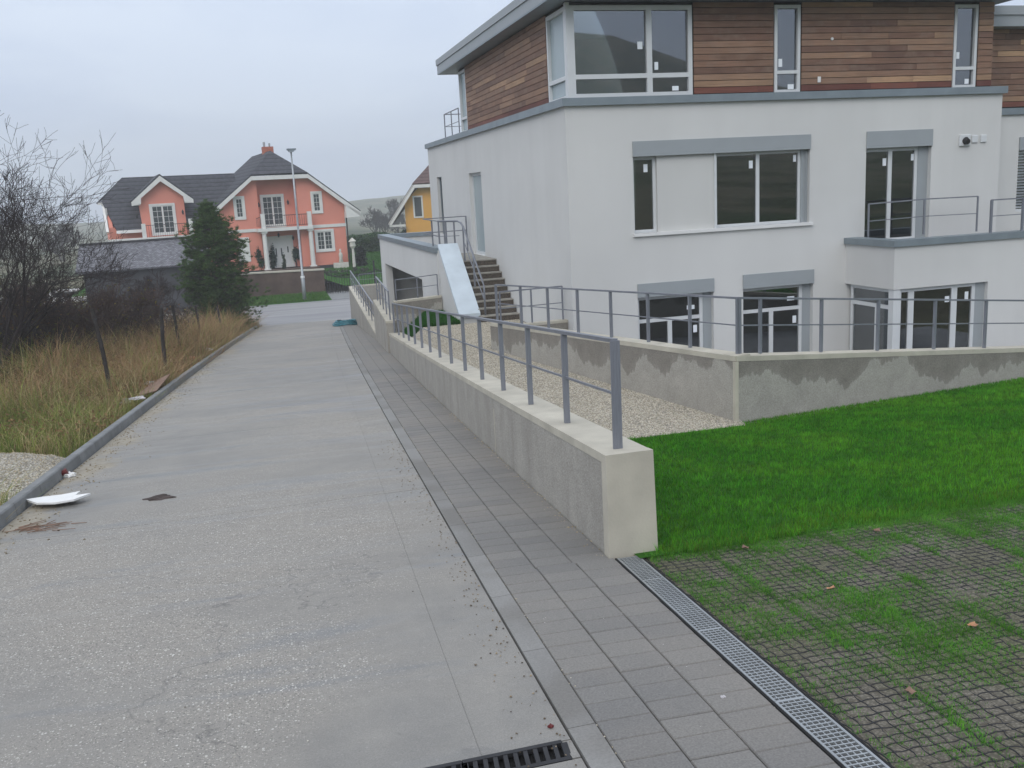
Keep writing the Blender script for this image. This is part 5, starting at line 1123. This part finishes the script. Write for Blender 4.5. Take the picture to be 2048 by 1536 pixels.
# ------------------------------------------------------------------ dark shed with slate roof
SH = empty('shed', (-12, 65.8, -7.1), 'long low shed with dark wall and grey slate roof left of the pine', 'shed')
m = MB(); m.box(-10.6, -3.2, 65.6, 70, -7.3, -3.65); m.build('wall', M['dark_wall'], SH)
m = MB(); m.slab([(-11, 65.2, -3.7), (-2.9, 65.2, -3.62), (-2.9, 68.0, -2.0), (-11, 68.0, -2.1)], .14); m.slab([(-2.9, 70.6, -3.62), (-11, 70.6, -3.7), (-11, 68.0, -2.1), (-2.9, 68.0, -2.0)], .14); m.build('roof', M['roof_slate'], SH)
m = MB(); m.bar((-11, 68, -2.06), (-2.9, 68, -1.96), .25, .12); m.build('ridge_cap', M['dark_wall'], SH)
# ------------------------------------------------------------------ garden wall, gate, lamp, garden
gd = tag(sheet('garden', lambda y: (-13, 45), np.linspace(72.2, 125, 8), lambda x, y: -5.75 if x < 5.2 else -6.4+.013*(y-72), M['lawn_soil'], n=40), kind='structure')
GWL = empty('garden_wall', (-2.2, 72.2, -7.1), 'brown block retaining wall in front of the pink house', 'wall')
m = MB(); m.prism([(-3.5, 72.3, -7.4), (4.85, 71.3, -7.4), (4.85, 71.3, -5.06), (-3.5, 72.3, -5.0)], [(-3.5, 72.7, -7.4), (4.85, 71.7, -7.4), (4.85, 71.7, -5.06), (-3.5, 72.7, -5.0)]); m.build('wall_face', M['brown_wall'], GWL)
m = MB(); m.prism([(-3.5, 72.22, -5.0), (4.9, 71.22, -5.06), (4.9, 71.22, -4.96), (-3.5, 72.22, -4.9)], [(-3.5, 72.8, -5.0), (4.9, 71.8, -5.06), (4.9, 71.8, -4.96), (-3.5, 72.8, -4.9)]); m.build('coping', M['cream_concrete'], GWL)
GT = empty('metal_gate', (4.95, 71.3, -7.2), 'black wrought iron gate and fence right of the brown wall', 'gate')
m = MB(); m.bar((8.55, 71.3, -7.3), (8.55, 71.3, -4.6), .12, .12, (0, 1, 0)); m.build('post', M['black_iron'], GT)
m = MB(); pv = [((4.95+.22*k), 71.3, -5.4-.32*math.sin(math.pi*k/16)) for k in range(17)]+[((8.6+.25*k), 71.3, -5.25-.4*math.sin(math.pi*min(k, 12)/12)) for k in range(13)]
m.tube(pv, .035, 5); m.bar((4.95, 71.3, -6.85), (12, 71.3, -6.75), .05, .05); m.build('rail', M['black_iron'], GT)
BARM = MB(); BARM.box(-.018, .018, -.018, .018, 0, 1); BARM = BARM.mesh('bar'); BARM.materials.append(M['black_iron'])
for k in range(38):
    x_ = 5.0+.185*k; tp_ = np.interp(x_, [p[0] for p in pv], [p[2] for p in pv]); obj('bar', BARM, None, GT, (x_, 71.3, -7.15), (1, 1, tp_+.12+7.15))
LP = empty('street_lamp', (3.1, 67.4, ZS-.12), 'tall slim grey street lamp in front of the pink house', 'street lamp')
m = MB(); m.tube([(3.1, 67.4, -7.0), (3.1, 67.4, -5.2), (3.1, 67.4, -5.15), (3.12, 67.4, -.5), (3.13, 67.4, 3.35)], [.13, .125, .085, .07, .055], 10); m.build('pole', M['galvanised'], LP, smooth=True)
m = MB(); m.tube([(3.1, 67.4, -5.22), (3.1, 67.4, -5.08)], .15, 10); m.build('collar', M['frame_white'], LP)
m = MB(); m.prism([(2.98, 67.1, 3.3), (3.28, 67.1, 3.3), (3.42, 67.2, 3.42), (2.9, 67.2, 3.42)], [(2.98, 67.7, 3.3), (3.28, 67.7, 3.3), (3.42, 67.6, 3.42), (2.9, 67.6, 3.42)]); m.box(2.85, 3.46, 67.15, 67.65, 3.42, 3.52); m.build('lamp_head', M['flashing'], LP)
vz = lambda y: ZS+.1-.012*(y-54)*0
m = MB(); m.prism([(-9, 66.5, ZS-.3), (4.9, 66.5, ZS-.3), (4.9, 71.4, ZS-.1), (-9, 72.4, ZS-.1)], [(-9, 66.5, ZS+.02), (4.9, 66.5, ZS+.02), (4.9, 71.4, ZS+.12), (-9, 72.4, ZS+.12)]); o = m.build('verge', M['lawn_soil']); tag(o, kind='structure')
n = 9000; x = RNG.uniform(-6, 4.8, n); y = RNG.uniform(66.7, 71.3, n); V, Fq, c = blades(np.stack([x, y, ZS+.02+.02*(y-66.5)], 1), RNG.uniform(.08, .22, n), np.full(n, .05), lerpc(RNG.random(n), (.04, .13, .015), (.09, .19, .03)), .5)
tag(np_mesh('verge_grass', V, Fq, M['foliage'], c), 'green grass verge under the brown garden wall', 'grass', kind='stuff')
m = MB(); m.prism([(4.9, 66.5, -7.3), (9.5, 66.5, -7.3), (9.5, 73.4, -7.3), (4.9, 73.4, -7.3)], [(4.9, 66.5, ZS+.02), (9.5, 66.5, ZS+.02), (9.5, 73.4, ZS-.02), (4.9, 73.4, ZS-.02)]); tag(m.build('driveway', M['kerb_grey']), kind='structure')
m = MB(); m.prism([(4.9, 73.45, -7.3), (9.5, 73.45, -7.3), (12, 79, -7.3), (5.6, 79, -7.3)], [(4.9, 73.45, ZS), (9.5, 73.45, ZS), (12, 79, ZS+.35), (5.6, 79, ZS+.35)]); tag(m.build('garden_path', M['cream_concrete']), kind='structure')
n = 30000; x = RNG.uniform(5.4, 16, n); y = RNG.uniform(74, 100, n); k = ~((x < 5+1.25*(y-73.4)) & (x < 11.5) & (y < 79.2) & (y > 73)); k = (y > 77.5) | (x > 10.5); x, y = x[k], y[k]; n = len(x)
zz = np.where(y < 79.2, ZS+.3, -6.4+.013*(y-72)+.45*np.clip((y-78)/3, 0, 1)); V, Fq, c = blades(np.stack([x, y, zz], 1), RNG.uniform(.08, .2, n), np.full(n, .06), lerpc(RNG.random(n), (.035, .14, .015), (.07, .2, .03)), .5)
tag(np_mesh('garden_grass', V, Fq, M['foliage'], c), 'bright green garden grass behind the iron gate', 'grass', kind='stuff')
# plants and ornaments of the garden
shrub('conifer', (.35, 82.2, -5.75), .55, .5, 2.3, 1500, ((.03, .05, .03), (.07, .1, .06)), .09, 'pale small conifer left of the porch column', top=.8)
shrub('conifer', (1.55, 83.2, -5.6), .4, .4, 2.2, 1300, ((.015, .05, .035), (.03, .08, .06)), .08, 'blue green potted conifer just left of the white front door', top=.8, group='potted conifers at the porch')
shrub('conifer', (3.45, 83.6, -5.5), .55, .5, 2.1, 1600, ((.015, .045, .03), (.03, .075, .05)), .08, 'blue green potted conifer right of the white front door', top=.75, group='potted conifers at the porch')
shrub('conifer', (2.35, 81.6, -5.9), .3, .3, 1.7, 900, ((.02, .04, .02), (.04, .07, .03)), .07, 'thin dark conifer in front of the porch steps', top=.7)
shrub('dark_bush', (8.75, 82.6, -6.0), .95, .8, 2.0, 2600, ((.012, .018, .014), (.03, .045, .03)), .09, 'round dark bush at the right corner of the pink house', top=.45)
for i, (x_, y_) in enumerate(((5.4, 79.8), (6.2, 80.0), (7.1, 80.2), (8.0, 80.0), (8.9, 79.6))):
    shrub('low_shrub', (x_, y_, -6.35), .5, .4, .75, 700, ((.03, .05, .03), (.12, .14, .1)), .07, ('low grey green shrub nearest the brown wall end', 'second low shrub from the brown wall end', 'middle one of the low shrubs behind the gate', 'fourth low shrub from the brown wall end', 'low shrub farthest from the brown wall')[i], top=.3, group='low shrubs under the pink house wall')
hg = empty('hedge', (9.6, 99.5, -6.3), 'dense clipped green hedge behind the garden lawn between the houses', 'hedge'); n = 14000
HX = RNG.uniform(9.4, 19, n); HY = 99.5+.2*(HX-9.4)+RNG.normal(0, .45, n); HZ = -6.3+RNG.random(n)**.7*(2.6+.5*(vn(HX*1.2, HX*0, 91)-.5)); CC = lerpc(RNG.random(n), (.03, .075, .03), (.075, .14, .055))*(.6+.8*vn(HX*1.7, HZ*1.7, 93))[:, None]
V, Fq, c = leaves(np.stack([HX, HY, HZ], 1), RNG.uniform(.09, .17, n), CC); np_mesh('crown', V, Fq, M['foliage'], c, hg, 4)
m = MB(); [m.tube([(9.6+1.1*k, 99.5+.22*k, -6.5), (9.6+1.1*k, 99.5+.22*k, -4.6)], [.07, .03], 5) for k in range(9)]; tag(m.build('stems', M['bark_dark'], hg), kind='stuff')
sl = empty('stone_lantern', (8.1, 81.6, -5.0), 'white stone lantern beside the dark round bush', 'lantern')
m = MB(); m.tube([(8.15, 81.7, -6.0), (8.15, 81.7, -4.15)], [.14, .1], 8); m.build('pillar', M['stone_lamp'], sl)
m = MB(); m.tube([(8.15, 81.7, -4.15), (8.15, 81.7, -3.95), (8.15, 81.7, -3.6), (8.15, 81.7, -3.55), (8.15, 81.7, -3.25)], [.12, .25, .22, .34, .04], 8); m.build('lantern_head', M['stone_lamp'], sl)
pd = empty('garden_statue', (7.2, 82.6, -5.6), 'small pale statue on a low plinth at the house corner', 'statue')
m = MB(); m.box(6.5, 7.75, 82.3, 82.9, -6.2, -5.32); m.build('plinth', M['stone_lamp'], pd)
m = MB(); m.tube([(7.15, 82.6, -5.32), (7.15, 82.6, -4.95), (7.17, 82.6, -4.75), (7.15, 82.6, -4.55), (7.15, 82.6, -4.42), (7.15, 82.6, -4.25), (7.15, 82.6, -4.14)], [.2, .13, .17, .15, .06, .1, .02], 8); m.build('figure', M['stone_lamp'], pd, smooth=True)
# far trees in the mist
for i, (x_, y_, h_, lb) in enumerate(((25, 195, 8, 'left one of the two misty bare trees beside the yellow house'), (31, 205, 9, 'right one of the two misty bare trees beside the yellow house'), (-34, 190, 9, 'misty bare tree just left of the pink house'), (-52, 190, 9, 'misty bare tree far left behind the thicket'))):
    random.seed(100+i); bare('far_tree', (x_, y_, -9.5), 3, h_*.27, .22, 5, lb, 'twig_dark', .5, .25, rmin=.035, cone=.5, group='bare trees in the mist')
# parked white van seen through the thicket
for i, (x_, y_) in enumerate(((-18.6, 84), (-15.2, 86))):
    v = empty('parked_car', (x_, y_, -7.9), ('white parked car seen through the left thicket, left one', 'white parked car seen through the left thicket, right one')[i], 'car', 'white cars behind the thicket')
    m = MB(); m.prism([(x_-2, y_, -7.55), (x_+2.1, y_, -7.55), (x_+2.1, y_, -6.95), (x_+1.1, y_, -6.8), (x_+.5, y_, -6.3), (x_-1.4, y_, -6.3), (x_-2, y_, -6.85)], [(x_-2, y_+1.7, -7.55), (x_+2.1, y_+1.7, -7.55), (x_+2.1, y_+1.7, -6.95), (x_+1.1, y_+1.7, -6.8), (x_+.5, y_+1.7, -6.3), (x_-1.4, y_+1.7, -6.3), (x_-2, y_+1.7, -6.85)]); m.build('body', M['frame_white'], v)
    m = MB(); m.prism([(x_-1.3, y_-.01, -6.8), (x_+.9, y_-.01, -6.8), (x_+.4, y_-.01, -6.4), (x_-1.2, y_-.01, -6.4)], [(x_-1.3, y_+.02, -6.8), (x_+.9, y_+.02, -6.8), (x_+.4, y_+.02, -6.4), (x_-1.2, y_+.02, -6.4)]); m.build('window', M['far_glass'], v)
    for q in (-1.2, 1.3):
        m = MB(); m.tube([(x_+q, y_-.03, -7.55), (x_+q, y_+.2, -7.55)], .33, 12); m.build('wheel', M['black_iron'], v)

# ================================================================== litter and small things
def rel(x, y, z=0): return (x, y, rz_(y)+z)
bd = MB(); ring = [(-.36, .05), (-.2, -.14), (.0, -.2), (.2, -.19), (.34, -.02), (.17, .0), (.19, .16), (.0, .12), (-.2, .1)]
bx, by = -2.42, 11.35
def bz(a, b): return .05+.05*a*0+.03*abs(a)*1.2
bd.prism([(bx+a, by+b*1.3, rz_(by+b*1.3)+bz(a, b)) for a, b in ring], [(bx+a, by+b*1.3, rz_(by+b*1.3)+bz(a, b)+.022) for a, b in ring])
tag(bd.build('foam_board', M['foam_white']), 'broken white foam board lying on the road by the left kerb', 'board')
def crumple(name, loc, s, mat, label, cat='litter', flat=.5, seed=1, group=None, red=None):
    r = np.random.default_rng(seed); bm = bmesh.new(); bmesh.ops.create_icosphere(bm, subdivisions=3, radius=1)
    for v in bm.verts:
        k = 1+.35*math.sin(5*v.co.x+seed)*math.cos(4*v.co.y+2*seed)+r.normal(0, .09); v.co = Vector((v.co.x*k*s[0], v.co.y*k*s[1], max(-.3, v.co.z)*k*s[2]))
    me = bpy.data.meshes.new(name); bm.to_mesh(me); bm.free(); o = obj(name, me, M[mat], None, (loc[0], loc[1], loc[2]+s[2]*.28)); tag(o, label, cat, group)
    if red: crumple_part(o, red, seed)
    return o
def crumple_part(o, red, seed):
    m = MB(); m.tube([(-.1, 0, .03), (-.03, .01, .06)], [.03, .05], 7); p = m.mesh('scrap'); q = bpy.data.objects.new('cap', p); COL.objects.link(q); p.materials.append(M[red]); q.parent = o
crumple('drinks_cup', rel(-2.6, 13.0, .01), (.07, .05, .04), 'foam_white', 'crushed red and white cup at the foot of the left kerb', 'cup', seed=2, red='red_scrap')
crumple('flattened_debris', rel(-1.3, 10.95, -.01), (.15, .1, .03), 'bark_dark', 'dark flattened clump on the concrete right of the foam board', 'debris', seed=4)
crumple('plastic_bag', (-3.05, 21.9, gzs(-3.05, 21.9)+.3), (.13, .12, .11), 'bag_plastic', 'lilac white plastic bag in the weeds behind the kerb', 'bag', seed=5)
crumple('plastic_bag', (-2.62, 20.7, rz_(20.7)+.12), (.14, .1, .04), 'bag_plastic', 'pale plastic sheet lying on the left kerb edge', 'bag', seed=6)
crumple('plastic_bag', (-2.68, 23.4, rz_(23.4)+.16), (.1, .08, .05), 'bag_plastic', 'small white bag behind the discarded board', 'bag', seed=7)
m = MB(); m.hexa([(-2.75, 21.4, -3.95), (-2.35, 21.6, -3.9), (-2.25, 24.0, -3.95), (-2.65, 23.8, -4.06)], [(-2.75, 21.4, -3.93), (-2.35, 21.6, -3.88), (-2.25, 24.0, -3.93), (-2.65, 23.8, -4.04)]); tag(m.build('old_board', M['old_board']), 'reddish brown discarded board lying along the left kerb', 'board')
crumple('bottle_litter', (-2.2, 30.5, rz_(30.5)+.15), (.13, .08, .07), 'bag_orange', 'orange and white crushed carton on the kerb farther down', 'carton', seed=8)
crumple('paper_litter', (-1.85, 34.0, rz_(34)+.15), (.12, .1, .06), 'bag_plastic', 'small white paper scrap on the kerb before the brown weeds', 'paper', seed=9)
crumple('red_scrap', rel(1.2, 4.16, .0), (.014, .012, .012), 'red_scrap', 'tiny dark red scrap next to the slot drain', 'scrap', seed=10)
crumple('white_pebble', rel(2.13, 4.1, .005), (.013, .01, .008), 'bag_plastic', 'single white pebble on the pavers beside the grating', 'stone', seed=11)
tp = empty('teal_hose', rel(4.0, 46.5), 'teal crumpled hose coil lying at the foot of the far ramp wall', 'hose'); m = MB()
for q in range(3):
    m.tube([(4.0+.62*(1-.13*q)*math.cos(a)*1.0, 46.5+.9*math.sin(a)*(1-.1*q), rz_(46.5+.9*math.sin(a))+.06+.07*q+.03*math.sin(3*a)) for a in np.linspace(0, 6.28, 22)], .05, 6)
m.build('coil', M['teal_plastic'], tp)
# dry leaves on the grid, twigs by the kerb
random.seed(5)
for i, (x_, y_, lb) in enumerate(((3.5, 5.2, 'orange brown dry leaf on the grass grid near the grating'), (3.87, 4.32, 'brown dry leaf on the grid at the right, lower down'), (3.45, 6.25, 'pale dry leaf at the lawn edge by the wall'), (4.55, 6.15, 'yellowish leaf by the lawn edge farther right'), (3.0, 3.75, 'small yellow leaf beside the steel grating'))):
    m = MB(); a = random.uniform(0, 6); pts = [(math.cos(a+t)*r_, math.sin(a+t)*r_*.7) for t, r_ in ((0, .05), (.8, .03), (1.6, .036), (2.6, .026), (3.14, .045), (3.9, .026), (4.7, .034), (5.5, .03))]
    zc = rz_(y_)+.012; m.v = [(x_, y_, zc+.003)]+[(x_+p, y_+q, zc+.012+random.uniform(-.005, .012)) for p, q in pts]; m.f = [(0, k+1, (k+1) % 8+1) for k in range(8)]
    tag(m.build('dry_leaf', M['bag_orange' if i < 2 else 'old_board']), lb, 'leaf', 'dry leaves on the paving grid')
tg = empty('twig_pile', rel(-2.45, 10.2), 'brown twigs and dead stalks on the road by the left kerb', 'twigs'); sg = []
for k in range(26):
    x_ = -2.5+random.gauss(0, .16); y_ = 10.2+random.gauss(0, .1); a = random.gauss(.25, .5); L = random.uniform(.08, .3); sg.append((np.array([x_, y_, rz_(y_)+.012]), np.array([x_+math.cos(a)*L, y_+math.sin(a)*L, rz_(y_+math.sin(a)*L)+random.uniform(.006, .03)]), .005, .003))
twigs_mesh('stalks', sg, M['old_board'], tg, 4)

# ================================================================== damp November air
m = MB(); m.box(-880, 880, -395, 990, -40, 60)
hz_ = m.build('haze', None) if False else obj('haze', m.mesh('haze'), None)
mt = bpy.data.materials.new('mist'); mt.use_nodes = True; mt.node_tree.nodes.clear()
vo = mt.node_tree.nodes.new('ShaderNodeOutputMaterial'); pv_ = mt.node_tree.nodes.new('ShaderNodeVolumePrincipled')
pv_.inputs['Color'].default_value = (.975, .988, 1.0, 1); pv_.inputs['Density'].default_value = .0012; pv_.inputs['Anisotropy'].default_value = .2
mt.node_tree.links.new(pv_.outputs[0], vo.inputs['Volume']); hz_.data.materials.append(mt); tag(hz_, kind='stuff')
